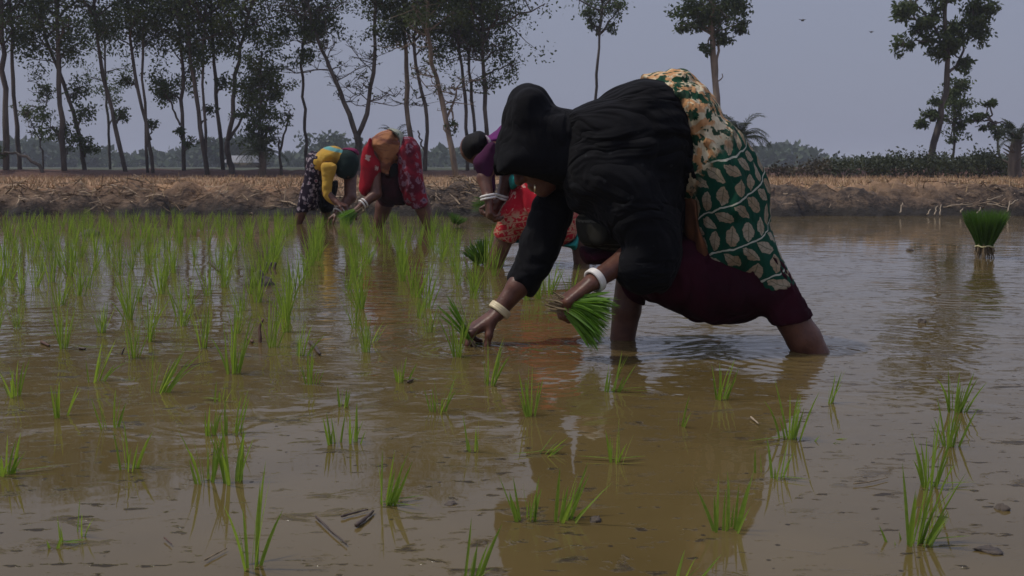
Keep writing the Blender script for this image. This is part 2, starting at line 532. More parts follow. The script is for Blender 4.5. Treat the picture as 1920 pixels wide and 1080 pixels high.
# straw lying over the bank, stubble standing on the field
STRAW = Mat('straw', .8); n = STRAW.noise(3, 2); n2 = STRAW.noise(25, 1)
STRAW.color(STRAW.mix((n * .5 + n2 * .5).ramp(.35, .65), (.11, .075, .048), (.40, .29, .18))); STRAW = STRAW.m
PALE = Mat('bleached_stalk', .8); PALE.color(PALE.mix(PALE.noise(20, 2), (.42, .34, .24), (.24, .18, .12))); PALE = PALE.m
def strips(C, D, L, w, rng=RNG):
    """Thin bent strips: centre C, direction D, length L, width w."""
    n = len(C); L = L[:, None]; w = np.broadcast_to(np.asarray(w, float), (n,))[:, None]
    s = np.cross(D, rng.normal(size=(n, 3))); s /= np.linalg.norm(s, axis=1, keepdims=True)
    b = np.cross(D, s) * L * rng.uniform(-.15, .15, (n, 1))
    V = np.stack([C - D * L / 2 - s * w, C - D * L / 2 + s * w, C + b + s * w, C + b - s * w, C + D * L / 2 + s * w * .5, C + D * L / 2 - s * w * .5], 1).reshape(-1, 3)
    k = np.arange(n)[:, None] * 6
    return V, np.concatenate([k + np.array([[0, 1, 2, 3]]), k + np.array([[3, 2, 4, 5]])])
n = 4600
sx = RNG.uniform(-8, 8, n); keep = RNG.uniform(size=n) < (.25 + .75 * np.clip(fbm(sx * .9, 0, 0, 77) + .55, 0, 1)) * np.where(sx < .5, 1, .45)
sx = sx[keep]; n = len(sx)
sy_ = bank_line(sx) + .20 + np.abs(RNG.normal(0, .42, n)) + .12
C = np.stack([sx, sy_, ground_z(sx, sy_) + RNG.uniform(0, .035, n)], 1)
D = RNG.normal(size=(n, 3)) * np.array((1.3, .7, .35)); D[:, 2] -= .15; D /= np.linalg.norm(D, axis=1, keepdims=True)
V, F = strips(C, D, RNG.uniform(.05, .26, n), RNG.uniform(.0025, .0075, n))
tag(link('straw', mesh_data('straw', V, F, STRAW)), 'dry rice straw littered along the mud bank', 'straw', kind='stuff')
n = 15000
sy_ = 11.3 + 15.9 * RNG.uniform(size=n) ** 1.1; sx = RNG.uniform(-.62, .62, n) * sy_ * 1.05
sx = np.round(sx / .16) * .16 + RNG.normal(0, .03, n)
C = np.stack([sx, sy_, ground_z(sx, sy_) + .03], 1)
D = RNG.normal(size=(n, 3)) * .38; D[:, 2] = 1; D /= np.linalg.norm(D, axis=1, keepdims=True)
V, F = strips(C, D, RNG.uniform(.05, .16, n), RNG.uniform(.003, .007, n))
STUB = Mat('stubble', .85); STUB.color(STUB.mix(STUB.noise(1.5, 3).ramp(.35, .65), (.24, .155, .08), (.38, .27, .15))); STUB = STUB.m
tag(link('stubble', mesh_data('stubble', V, F, STUB)), 'cut rice stubble standing on the dry field', 'stubble', kind='stuff')
# dark clods where the bank meets the water
CLOD = Mat('wet_clod', .75); CLOD.color(CLOD.mix(CLOD.noise(20, 4), (.035, .026, .02), (.10, .075, .055))); CLOD.bump(CLOD.noise(40, 4) * .01); CLOD = CLOD.m
def lump(c, r, seed, sz=.6, n=9):
    th = np.linspace(0, math.pi, n)[:, None]; ph = np.linspace(0, 2 * math.pi, 2 * n, endpoint=False)[None, :]
    d = np.stack([np.sin(th) * np.cos(ph), np.sin(th) * np.sin(ph), np.cos(th) + 0 * ph], -1)
    rr = r * (1 + .45 * fbm(d[..., 0] * 1.6 + seed * 3.1, d[..., 1] * 1.6, d[..., 2] * 1.6, int(seed), 3))
    V = (np.asarray(c) + d * rr[..., None] * np.array((1, 1, sz))).reshape(-1, 3)
    k = 2 * n
    F = [(i * k + j, (i + 1) * k + j, (i + 1) * k + (j + 1) % k, i * k + (j + 1) % k) for i in range(n - 1) for j in range(k)]
    return V, F
# ------------------------------------------------------------------ people
SKIN = Mat('skin', .42); n = SKIN.noise(35, 4)
SKIN.color(SKIN.mix(n.ramp(.3, .7), (.080, .031, .020), (.130, .053, .032))).bump(SKIN.noise(130, 3) * .0012); SKIN.b.inputs['Specular IOR Level'].default_value = .35; SKIN = SKIN.m
HAIR = Mat('hair', .75); HAIR.b.inputs['Specular IOR Level'].default_value = .12; HAIR.color((.010, .009, .009)); hx, hy, hz = HAIR.xyz(HAIR.coord()); HAIR.bump((hx * 420 + HAIR.noise(18, 2) * 9).sin() * .0004); HAIR = HAIR.m
BANGLE = Mat('shell_bangle', .35); BANGLE.color((.66, .55, .34)); BANGLE = BANGLE.m
WHITE = Mat('white_bangle', .35); WHITE.color((.72, .68, .62)); WHITE = WHITE.m
BRASS = Mat('brass', .3, Metallic=1.0); BRASS.color((.75, .62, .38)); BRASS = BRASS.m
EYE = Mat('eye_white', .2); EYE.color((.55, .52, .48)); EYE = EYE.m

def unit(v): v = np.asarray(v, float); return v / np.linalg.norm(v)
def hand(f, w, d, n, side, s=1.0, curl=((50, 45, 25),) * 4, thumb=(.55, .75, .25), k=.006):
    """Palm, four jointed fingers and a thumb on the field f: wrist w, direction d to the knuckles, fingers curl towards n, thumb on 'side'."""
    d, n = unit(d), unit(n); n = unit(n - d * (n @ d)); side = np.asarray(side, float); side = unit(side - d * (side @ d) - n * (side @ n))
    w = np.asarray(w, float); tips = []
    offs = (.027, .009, -.009, -.026); kl = (.088, .092, .088, .079)
    kn = [w + d * kl[i] * s + side * offs[i] * s - n * .004 * s for i in range(4)]
    for i in range(4): f.cap(w + side * offs[i] * .55 * s, kn[i], .0155 * s, .0120 * s, .012)
    f.cap(w + d * .03 * s + side * .018 * s + n * .006 * s, w + d * .07 * s + n * .006 * s, .013 * s, .011 * s, .012)
    for i, L in enumerate((.070, .078, .073, .057)):
        p = kn[i]; a = 0; r = (.0092, .0094, .0090, .0078)[i] * s
        for j, fr in enumerate((.46, .31, .25)):
            a += math.radians(curl[i][j]); dd = unit(d * math.cos(a) + n * math.sin(a) + side * offs[i] * 2.0 * math.cos(a))
            q = p + dd * L * fr * s
            f.cap(p, q, r, r * .90, k if j else .009); r *= .90
            p = q
        tips.append(p)
    p = w + d * .022 * s + side * .022 * s + n * .004 * s
    dd = unit(side * thumb[0] + d * thumb[1] + n * thumb[2])
    for j, L in enumerate((.040, .032, .026)):
        q = p + dd * L * s; f.cap(p, q, (.0135, .0105, .0095)[j] * s, (.0108, .0096, .0075)[j] * s, .008 if j else .012)
        dd = unit(dd + d * .25 + n * .35 - side * .18); p = q
    tips.append(p)
    return tips
def head(f, c, face, up, s=1.0):
    """A head with brow, nose, lips, chin and ears on the field f: centre c, looking along 'face', crown towards 'up'."""
    F_ = unit(face); U_ = unit(np.asarray(up, float) - F_ * (np.asarray(up, float) @ F_)); R_ = np.cross(U_, F_)
    M = [[F_[j], R_[j], U_[j]] for j in range(3)]
    at = lambda a, b, cc: np.asarray(c) + (F_ * a + R_ * b + U_ * cc) * s
    f.ell(at(-.012, 0, .028), np.array((.094, .074, .086)) * s, M, .02)
    f.ell(at(.022, 0, -.040), np.array((.064, .056, .074)) * s, M, .03)
    f.cap(at(.060, -.014, -.092), at(.060, .014, -.092), .021 * s, .021 * s, .025)
    f.cap(at(.082, 0, .010), at(.100, 0, -.030), .008 * s, .014 * s, .010)
    f.cap(at(.088, -.012, -.034), at(.088, .012, -.034), .009 * s, .009 * s, .006)
    for sg in (-1, 1):
        f.cap(at(.078, sg * .012, .018), at(.070, sg * .045, .020), .010 * s, .008 * s, .012)
        f.ell(at(.078, sg * .031, .002), np.array((.014, .015, .012)) * s, M, .006, True)
        f.ell(at(.073, sg * .031, .002), np.array((.012, .014, .011)) * s, M, .004)
        f.cap(at(.055, sg * .045, -.025), at(.050, sg * .050, -.015), .016 * s, .016 * s, .02)
        f.ell(at(-.008, sg * .076, -.012), np.array((.017, .008, .030)) * s, M, .006)
    f.cap(at(.084, -.020, -.062), at(.084, .020, -.062), .0065 * s, .0065 * s, .006)
    f.cap(at(.082, -.016, -.073), at(.082, .016, -.073), .0075 * s, .0075 * s, .006)
    return at
def limb(f, pts, rad, k=.03):
    for i in range(len(pts) - 1): f.cap(pts[i], pts[i + 1], rad[i], rad[i + 1], min(k, .012))
def foot(f, ankle, d, s=1.0):
    d = unit(d); a = np.asarray(ankle)
    heel = a - d * .035 * s + np.array((0, 0, -.055 * s)); ball = a + d * .115 * s + np.array((0, 0, -.065 * s))
    f.cap(a, heel, .034 * s, .028 * s, .02); f.cap(a, ball, .033 * s, .026 * s, .03)
    sd_ = np.cross(d, (0, 0, 1))
    for i in range(5):
        o = ball + sd_ * (i - 2) * .017 * s
        f.cap(o, o + d * (.045 - .005 * abs(i - 1)) * s, .011 * s, .008 * s, .006)
def ring(name, c, ax, R, r, mat, parent, n=1, gap=.009, flat=1.0):
    A = unit(ax); U = unit(np.cross(A, (.2, .9, .3))); Vv = np.cross(A, U); q = MB()
    for i in range(n):
        o = np.asarray(c) + A * gap * (i - (n - 1) / 2)
        q.tube([o + (U * math.cos(t) + Vv * math.sin(t)) * R for t in np.linspace(0, 2 * math.pi, 29)], r, 8)
    return q.part(name, mat, parent)
def foldf(amp, kx, ky, kz, seed, amp2=.0):
    """Cloth folds: ridges that run along the direction in which k is small, plus soft hollows."""
    def g(X, Y, Z):
        w = fbm(X * 5, Y * 5, Z * 5, seed, 2)
        r = vnoise(X * kx + w * .8, Y * ky + w * .8, Z * kz, seed + 5)
        r2 = vnoise(X * kx * 2.3 + w, Y * ky * 2.3, Z * kz * 2.3, seed + 6)
        return amp * ((1 - 2 * np.abs(r)) + .4 * (1 - 2 * np.abs(r2))) + (amp2 * w if amp2 else 0)
    return g
def cyl_uv(V, cx, cy):
    """Cloth coordinates in metres: round the body, and down it."""
    a = np.arctan2(V[:, 0] - cx, -(V[:, 1] - cy)); r = .17
    return np.stack([a * r, V[:, 2]], 1)

# cloth of the nearest woman
BLACK = Mat('black_cloth', .9); BLACK.b.inputs['Specular IOR Level'].default_value = .12
n = BLACK.noise(4, 3); BLACK.color(BLACK.mix(n.ramp(.35, .65), (.0038, .0038, .0048), (.006, .006, .0075)))
BLACK.b.inputs['Sheen Weight'].default_value = .012; BLACK.b.inputs['Sheen Roughness'].default_value = .6
cr = (BLACK.noise(6.5, 3, stretch=(1, 1, .8), dist=.9) * 2 - 1).abs()
BLACK.bump(cr.min(.2) * .026 + BLACK.noise(260, 2) * .0004 + BLACK.noise(20, 4, stretch=(1, 1, .45), dist=.6) * .006); BLACK = BLACK.m
SHAWL = Mat('black_shawl_with_dots', .9); SHAWL.b.inputs['Specular IOR Level'].default_value = .12
dots = SHAWL.voro(26).lt(.13) * SHAWL.noise(5, 2).gt(.50)
SHAWL.color(SHAWL.mix(dots, (.0042, .0042, .0055), (.018, .019, .021)))
SHAWL.b.inputs['Sheen Weight'].default_value = .015; SHAWL.b.inputs['Sheen Roughness'].default_value = .6
cr = (SHAWL.noise(5.5, 3, stretch=(.45, 1, 1.5), dist=.9) * 2 - 1).abs()
SHAWL.bump(cr.min(.22) * .040 + SHAWL.noise(260, 2) * .0004 + SHAWL.noise(14, 4, stretch=(.5, 1, 1), dist=.6) * .007); SHAWL = SHAWL.m
MAROON = Mat('maroon_cotton', .9); MAROON.b.inputs['Specular IOR Level'].default_value = .12
MAROON.color(MAROON.mix(MAROON.noise(8, 3).ramp(.35, .65), (.036, .005, .012), (.020, .003, .007)))
cr = (MAROON.noise(5.0, 3, stretch=(1.3, 1, .5), dist=.8) * 2 - 1).abs()
MAROON.bump(cr.min(.2) * .045 + MAROON.noise(220, 2) * .0004); MAROON = MAROON.m

def leaf_print(name, ground=(.006, .050, .030), leafc=(.31, .26, .185), top=True):
    """Green cotton printed with slanting pale leaves on thin curved vines; towards the hips an orange and cream crowding."""
    m = Mat(name, .9); m.b.inputs['Specular IOR Level'].default_value = .15
    u, v, _ = m.xyz(m.coord('UV'))
    w = m.noise(9, 3) * .048
    a = math.radians(28)
    p = u * math.cos(a) + v * math.sin(a) + w * .5
    q = v * math.cos(a) - u * math.sin(a) + w + (u * 16).sin() * .010
    PV, PU = .108, .046
    row = (q / PV).floor()
    qv = ((q / PV).fract() - .5) * PV
    vine = (qv.abs()).lt(.0021)
    rag = m.noise(75, 2) * .9 - .45
    def leaves(off, tilt, l, wd, shift):
        pu = ((p / PU + row * .37 + shift).fract() - .5) * PU
        b = qv - off
        ct, st = math.cos(tilt), math.sin(tilt)
        x_ = pu * ct + b * st; y_ = b * ct - pu * st
        d = y_.abs() / wd + (x_ / l) * (x_ / l) + rag
        inside = d.lt(1.0)
        mid = y_.abs().lt(.0011) * (x_.abs()).lt(l * .8)
        rib = (x_ * 520 + y_.abs() * 300).sin().gt(.75)
        core = d.lt(.33)
        return inside, mid, rib, core
    i1, m1, r1, c1 = leaves(.028, math.radians(58), .0265, .0145, 0.0)
    i2, m2, r2, c2 = leaves(-.028, math.radians(-56), .0265, .0145, .5)
    ins = i1.max(i2)
    var = m.noise(14, 2)
    lc = m.mix(var.ramp(.4, .65), leafc, (.27, .195, .12))
    lc = m.mix((m1 * i1).max(m2 * i2).max((r1 * i1).max(r2 * i2) * .45) * .8, lc, (.10, .10, .06))
    c = m.mix(ins, ground, lc)
    c = m.mix(vine, c, (.42, .42, .34))
    if top:
        # the end piece bunched over the hips: orange and cream blotches with green figures
        zt = (v - u * 1.3 + m.noise(6, 3) * .16 - .08).ramp(.54, .60)
        o = m.mix(m.noise(18, 3, dist=1.2).ramp(.46, .54), (.50, .265, .12), (.60, .51, .34))
        vz = m.voro(30, feature='F1') * .6 + m.noise(30, 3, dist=2) * .75 - .06
        o = m.mix(vz.ramp(.60, .53), o, (.012, .058, .030))
        o = m.mix(m.noise(34, 2).ramp(.57, .62), o, (.03, .06, .035))
        c = m.mix(zt, c, o)
    m.color(c)
    cr = (m.noise(6.0, 3, stretch=(1.3, 1, .5), dist=.8) * 2 - 1).abs()
    m.bump(cr.min(.2) * .030 + m.noise(240, 2) * .0005 + m.noise(9, 3, stretch=(1.4, 1, .35), dist=.5) * .012 + m.noise(20, 3) * .003 + m.noise(20, 3, stretch=(1.6, 1, .6), dist=1.0) * .012 * (v.ramp(.40, .62)))
    return m.m
LEAFPRINT = leaf_print('leaf_print_cotton')
BORDER = cloth('rust_orange_border', (.17, .066, .030), (.11, .048, .024), 12)
m = Mat('striped_olive_shawl', .95); m.b.inputs['Specular IOR Level'].default_value = .1
u, v, _ = m.xyz(m.coord('Object'))
w_ = _ + m.noise(5, 2) * .02
band = ((w_ * 420).sin().gt(.2)) * ((w_ * 62).sin().gt(.1)) * (m.noise(90, 1).gt(.42))
m.color(m.mix(band, (.020, .019, .015), (.075, .070, .055))).bump(m.noise(200, 2) * .0006); OLIVE = m.m

# ---- the nearest woman, bent double, planting with her right hand
Y0 = 3.0
def build_near():
    base = W(1330, 640); base = np.array((base[0], Y0, -.25))
    t = thing('person', base, 'woman in black veil and leaf-print green saree bent double, planting seedlings nearest the camera', 'person')
    f = Field((P(850, 540, Y0)[0], 2.62, -.30), (P(1620, 540, Y0)[0], 3.32, .70), .0034)
    hipL, hipR = P(1325, 305, 2.91), P(1310, 300, 3.10)
    pel = P(1320, 275, 3.0)
    chest = P(1150, 285, 2.98); neck = P(1075, 290, 2.985)
    for dy in (-.045, .045):                                        # trunk
        o = np.array((0, dy, 0))
        limb(f, [pel + o, P(1230, 262, 2.99) + o, chest + o], [.070, .072, .072], .05)
    limb(f, [chest, neck, P(1050, 290, 2.99)], [.065, .046, .044], .04)
    f.cap(hipL, hipR, .068, .068, .03)
    hc = P(1012, 285, 2.985)
    at = head(f, hc, (-.80, -.10, -.62), (-.50, 0, .86), .95)
    # legs: near (left) leg stretched back, far (right) leg forward under her
    kneeL = P(1452, 545, 2.885); ankL = kneeL + (P(1520, 656, 2.875) - kneeL) * 2.15
    limb(f, [hipL, kneeL, kneeL * .62 + ankL * .38, kneeL * .25 + ankL * .75, ankL], [.062, .046, .0455, .036, .029], .03)
    foot(f, ankL, (-.9, -.1, -.15))
    kneeR = P(1190, 470, 3.09); ankR = P(1160, 640, 3.08); ankR = np.array((ankR[0] - .01, ankR[1], -.17))
    limb(f, [hipR, kneeR, kneeR * .6 + ankR * .4, kneeR * .25 + ankR * .75, ankR], [.062, .044, .041, .033, .029], .03)
    foot(f, ankR, (-1, -.05, -.1))
    G = (f, f.snap())
    # right arm reaches down to plant
    shR = P(1080, 318, 3.06); elR = P(1000, 500, 3.03); wrR = P(935, 584, 2.995)
    limb(f, [chest, shR, elR, elR * .55 + wrR * .45, wrR], [.05, .042, .034, .031, .0225], .03)
    tips = hand(f, wrR + unit(wrR - elR) * .012, (-.80, -.08, -.55), (.25, .12, -1), (-.15, -1, .1), .98, ((42, 34, 18), (46, 36, 20), (52, 42, 22), (58, 46, 24)), (.35, .70, .60))
    # left arm comes out from under the shawl and holds the bundle
    shL = P(1118, 300, 2.885); elL = P(1226, 452, 2.89); wrL = P(1112, 528, 2.765)
    limb(f, [chest, shL, elL, elL * .55 + wrL * .45, wrL], [.05, .040, .034, .032, .0225], .03)
    hand(f, wrL + unit(wrL - elL) * .010, (-.72, -.12, -.55), (.45, .10, -.9), (-.1, .95, -.1), .98, ((48, 58, 35), (52, 62, 38), (56, 64, 40), (62, 64, 40)), (.30, .75, .55))
    V, F = f.mesh(); part('body', V, F, SKIN, t)
    for sg in (-1, 1):
        c = at(.072, sg * .031, .002); V, F = lump(c, .0105, 1, 1.0, 7); V = c + unit([1, 1, 1])[0] * 0 + (V - c); part('eye', V, F, EYE, t)
    # veil: cut open at the face
    fo = np.array(at(.10, 0, -.03))
    def face_cut(X, Y, Z):
        q = ((X - fo[0]) / .095) ** 2 + ((Y - fo[1]) / .066) ** 2 + ((Z - fo[2] + .02) / .11) ** 2
        return (1 - np.sqrt(q)) * .066
    veil = [(926, 334), (921, 300), (929, 262), (940, 215), (948, 182), (968, 160), (994, 153), (1019, 163), (1036, 183), (1046, 196), (1068, 205), (1092, 216), (1112, 270), (1118, 330), (1112, 372), (1080, 362), (1030, 352), (975, 345)]
    V, F = drape(veil, 2.985, .125, .085, .005, foldf(.005, 8, 10, 14, 31, .007), face_cut); part('headscarf', V, F, BLACK, t)
    # shawl over back and shoulders, hanging in front
    shawl = [(1062, 214), (1088, 194), (1122, 175), (1160, 158), (1198, 147), (1232, 152), (1262, 164), (1290, 188), (1307, 218), (1311, 258), (1304, 296), (1294, 340), (1288, 390), (1284, 440), (1278, 500), (1262, 545), (1225, 560), (1196, 520), (1180, 474), (1150, 462), (1110, 430), (1092, 404), (1066, 392), (1050, 350), (1052, 280)]
    slv2 = [(1120, 320), (1190, 318), (1248, 400), (1272, 470), (1252, 526), (1208, 553), (1170, 540), (1150, 512), (1156, 484), (1170, 458), (1150, 420)]
    V, F = drape(shawl, 2.955, .195, .14, .0055, foldf(.0075, 4, 8, 11, 41, .009), over=G, plus=[(slv2, 2.815, .070, .06)]); part('shawl', V, F, SHAWL, t)
    end = [(1085, 402), (1130, 398), (1180, 402), (1215, 420), (1222, 452), (1190, 472), (1140, 470), (1092, 462), (1080, 430)]
    V, F = drape(end, 2.93, .085, .035, .0045, foldf(.007, 14, 10, 4, 47)); part('shawl_end', V, F, OLIVE, t)
    # sleeve of the planting arm
    slv = [(1030, 335), (1075, 340), (1078, 400), (1060, 450), (1038, 500), (1012, 540), (996, 560), (970, 545), (947, 528), (955, 505), (968, 470), (984, 420), (1000, 370)]
    V, F = drape(slv, 3.04, .068, .05, .0045, foldf(.004, 8, 14, 20, 53, .004), ymap=lambda X, Z: np.clip((P(0, 330, 3.04)[2] - Z) / .30, 0, 1.1) * -.03 + .03); part('sleeve', V, F, BLACK, t)
    # saree: hips and the panel that falls to the knees
    sar = [(1196, 146), (1215, 134), (1246, 129), (1284, 137), (1318, 156), (1343, 186), (1358, 222), (1376, 240), (1396, 262), (1414, 298), (1433, 336), (1440, 370), (1438, 420), (1450, 455), (1462, 485), (1474, 512), (1450, 522), (1410, 532), (1372, 541), (1335, 543), (1300, 536), (1284, 480), (1276, 400), (1262, 320), (1230, 240)]
    def saree_fold(X, Y, Z):
        tz = np.clip((Z - .50) / .12, 0, 1)
        return foldf(.0095, 10, 10, 2.6, 61, .008)(X, Y, Z) * (1 - tz) + foldf(.0085, 15, 7, 17, 63, .010)(X, Y, Z) * tz
    V, F = drape(sar, 2.985, .185, .15, .0055, saree_fold, over=G)
    part('saree', V, F, LEAFPRINT, t, uv=cyl_uv(V, P(1340, 400, 2.99)[0], 2.99))
    bor = [(1276, 372), (1306, 366), (1316, 420), (1328, 470), (1346, 534), (1318, 545), (1296, 490), (1280, 430)]
    V, F = drape(bor, 2.95, .100, .045, .0045, foldf(.005, 16, 16, 4, 67)); part('saree_border', V, F, BORDER, t)
    # petticoat
    pet = [(1086, 462), (1130, 458), (1200, 440), (1300, 430), (1400, 470), (1462, 500), (1482, 520), (1496, 545), (1503, 566), (1488, 578), (1450, 588), (1400, 599), (1350, 606), (1305, 605), (1262, 594), (1222, 576), (1186, 556), (1168, 520), (1140, 500), (1096, 498)]
    def hollow(X, Y, Z):                                            # open below the hem
        return .0
    V, F = drape(pet, 2.985, .17, .11, .0055, foldf(.012, 11, 11, 2.5, 71, .008), over=G); part('petticoat', V, F, MAROON, t)
    ring('bangle', wrR - unit(wrR - elR) * .006, wrR - elR, .0285, .0055, BANGLE, t, 3, .0055)
    ring('bangle', wrL - unit(wrL - elL) * .008, wrL - elL, .0290, .0046, WHITE, t, 3, .0058)
    e = at(-.005, -.084, -.05)
    ring('earring', P(1003, 353, 2.90), (1, 0, 0), .008, .0025, BRASS, t)
    return t, tips, wrL, wrR
near_woman, TIPS, WRL, WRR = build_near()

# ---- figures farther off: body from a skeleton, clothes from their outlines
def zoomed(ox, oy, s): return lambda pts: [(ox + a / s, oy + b / s) for a, b in pts]
def pattern(name, g, spots, scale=22, thr=.33, c2=None, rough=.9):
    """Printed cotton: a ground with scattered blossom-like figures."""
    m = Mat(name, rough); m.b.inputs['Specular IOR Level'].default_value = .15
    v_ = m.voro(scale) * .55 + m.noise(scale * 1.5, 3, dist=1.5) * .62 - .12
    c = m.mix(m.noise(6, 2).ramp(.4, .6), g, c2 or tuple(x_ * .6 for x_ in g))
    for i, (col, lo_, hi_) in enumerate(spots): c = m.mix(v_.ramp(hi_, lo_), c, col)
    m.color(c).bump(m.noise(160, 2) * .001 + m.noise(16, 3) * .008)
    return m.m

def build_yellow():
    y = 9.55; Z = zoomed(540, 220, 4.8); p = lambda a, b, dy=0: P(540 + a / 4.8, 220 + b / 4.8, y + dy)
    base = p(230, 930); base[2] = -.2
    t = thing('person', base, 'stooping worker in yellow blouse and dark green headcloth, farthest left of the planters', 'person')
    f = Field((p(40, 0)[0], y - .42, -.25), (p(680, 0)[0], y + .42, p(0, 220)[2]), .0065)
    for dy in (-.07, .07): limb(f, [p(270, 410, dy * .6), p(370, 360, dy * .7), p(470, 375, dy * .7)], [.075, .070, .070], .05)
    limb(f, [p(480, 370), p(510, 390)], [.06, .055], .03)
    head(f, p(535, 440, -.05), (.15, -.75, -.65), (.1, -.6, .8), 1.0)
    for dy, kn, an in ((-.10, (210, 620), (115, 880)), (.10, (330, 640), (345, 900))):
        a = p(*an, dy); a2 = a + (a - p(*kn, dy)) * .45
        limb(f, [p(255, 430, dy), p(*kn, dy), a, a2], [.075, .058, .042, .034], .03); foot(f, a2, (.8, -.5, -.1))
    G = (f, f.snap())
    sh, el, wr = p(350, 430, -.15), p(345, 680, -.19), p(440, 765, -.24)
    limb(f, [sh, el, wr], [.042, .036, .027], .03); hand(f, wr, (.9, -.1, -.4), (-.1, .1, -1), (0, -1, .2), 1.0)
    sh, el, wr = p(560, 520, .02), p(560, 720, -.06), p(455, 850, -.16)
    limb(f, [p(500, 400), sh, el, wr], [.05, .058, .052, .036], .03); tips = hand(f, wr, (-.72, -.2, -.62), (-.2, -.1, -1), (0, -1, 0), 1.1, ((25, 25, 15),) * 4)
    V, F = f.mesh(); part('body', V, F, SKIN, t)
    YEL = Mat('yellow_blouse', .9); yn = YEL.noise(3, 2); tx_, ty_, tz_ = YEL.xyz(YEL.coord())
    st = (tz_ + tx_ * .25 + YEL.noise(4, 2) * .03).ramp(0.900, 0.912) * (tz_ + tx_ * .25 + YEL.noise(4, 2) * .03).ramp(0.942, 0.930)
    st2 = (tz_ + tx_ * .25 + YEL.noise(4, 2) * .03).ramp(0.975, 0.985) * (tz_ + tx_ * .25).ramp(1.020, 1.010)
    c = YEL.mix(yn.ramp(.4, .6), (.52, .31, .035), (.44, .25, .03)); c = YEL.mix(st, c, (.10, .30, .28)); c = YEL.mix(st2, c, (.55, .28, .12))
    YEL.color(c).bump(YEL.noise(22, 3) * .01); YEL = YEL.m
    V, F = drape(Z([(270, 440), (276, 350), (300, 295), (350, 262), (425, 256), (485, 290), (490, 370), (455, 420), (400, 455), (310, 470)]), y - .01, .18, .10, .007, foldf(.006, 6, 8, 12, 81, .006), over=G); part('blouse', V, F, YEL, t)
    V, F = drape(Z([(300, 430), (303, 560), (309, 680), (330, 735), (400, 788), (458, 788), (444, 742), (398, 698), (398, 610), (424, 510), (440, 430), (370, 400)]), y - .19, .06, .045, .006, foldf(.004, 8, 8, 18, 83)); part('sleeve', V, F, YEL, t)
    GRN = cloth('dark_green_headcloth', (.016, .030, .026), (.011, .020, .018), 10)
    V, F = drape(Z([(418, 420), (436, 350), (470, 305), (530, 292), (590, 310), (630, 360), (640, 420), (622, 490), (585, 545), (530, 562), (465, 545), (425, 500)]), y - .03, .135, .11, .006, foldf(.004, 7, 10, 10, 85, .005)); part('headcloth', V, F, GRN, t)
    MAG = cloth('magenta_scarf', (.20, .02, .07), (.12, .015, .05), 10)
    V, F = drape(Z([(470, 300), (500, 278), (570, 272), (622, 292), (640, 340), (600, 330), (530, 305)]), y + .05, .10, .04, .006); part('scarf', V, F, MAG, t)
    SKT = pattern('dark_floral_skirt', (.028, .018, .032), [((.30, .25, .27), .36, .44), ((.20, .03, .06), .20, .28)], 24)
    V, F = drape(Z([(250, 300), (285, 340), (290, 430), (300, 560), (300, 700), (285, 790), (240, 838), (170, 835), (92, 828), (105, 720), (140, 590), (172, 480), (170, 380), (200, 325)]), y + .01, .20, .12, .007, foldf(.010, 8, 8, 3, 87, .008), over=G); part('skirt', V, F, SKT, t)
    V, F = drape(Z([(290, 640), (420, 560), (450, 600), (420, 760), (400, 850), (310, 850), (285, 760)]), y + .08, .13, .07, .007, foldf(.008, 8, 8, 3, 88)); part('petticoat', V, F, BLACK, t)
    ring('bangle', wr + unit(el - wr) * .01, el - wr, .044, .007, WHITE, t, 2, .03)
    return t
build_yellow()

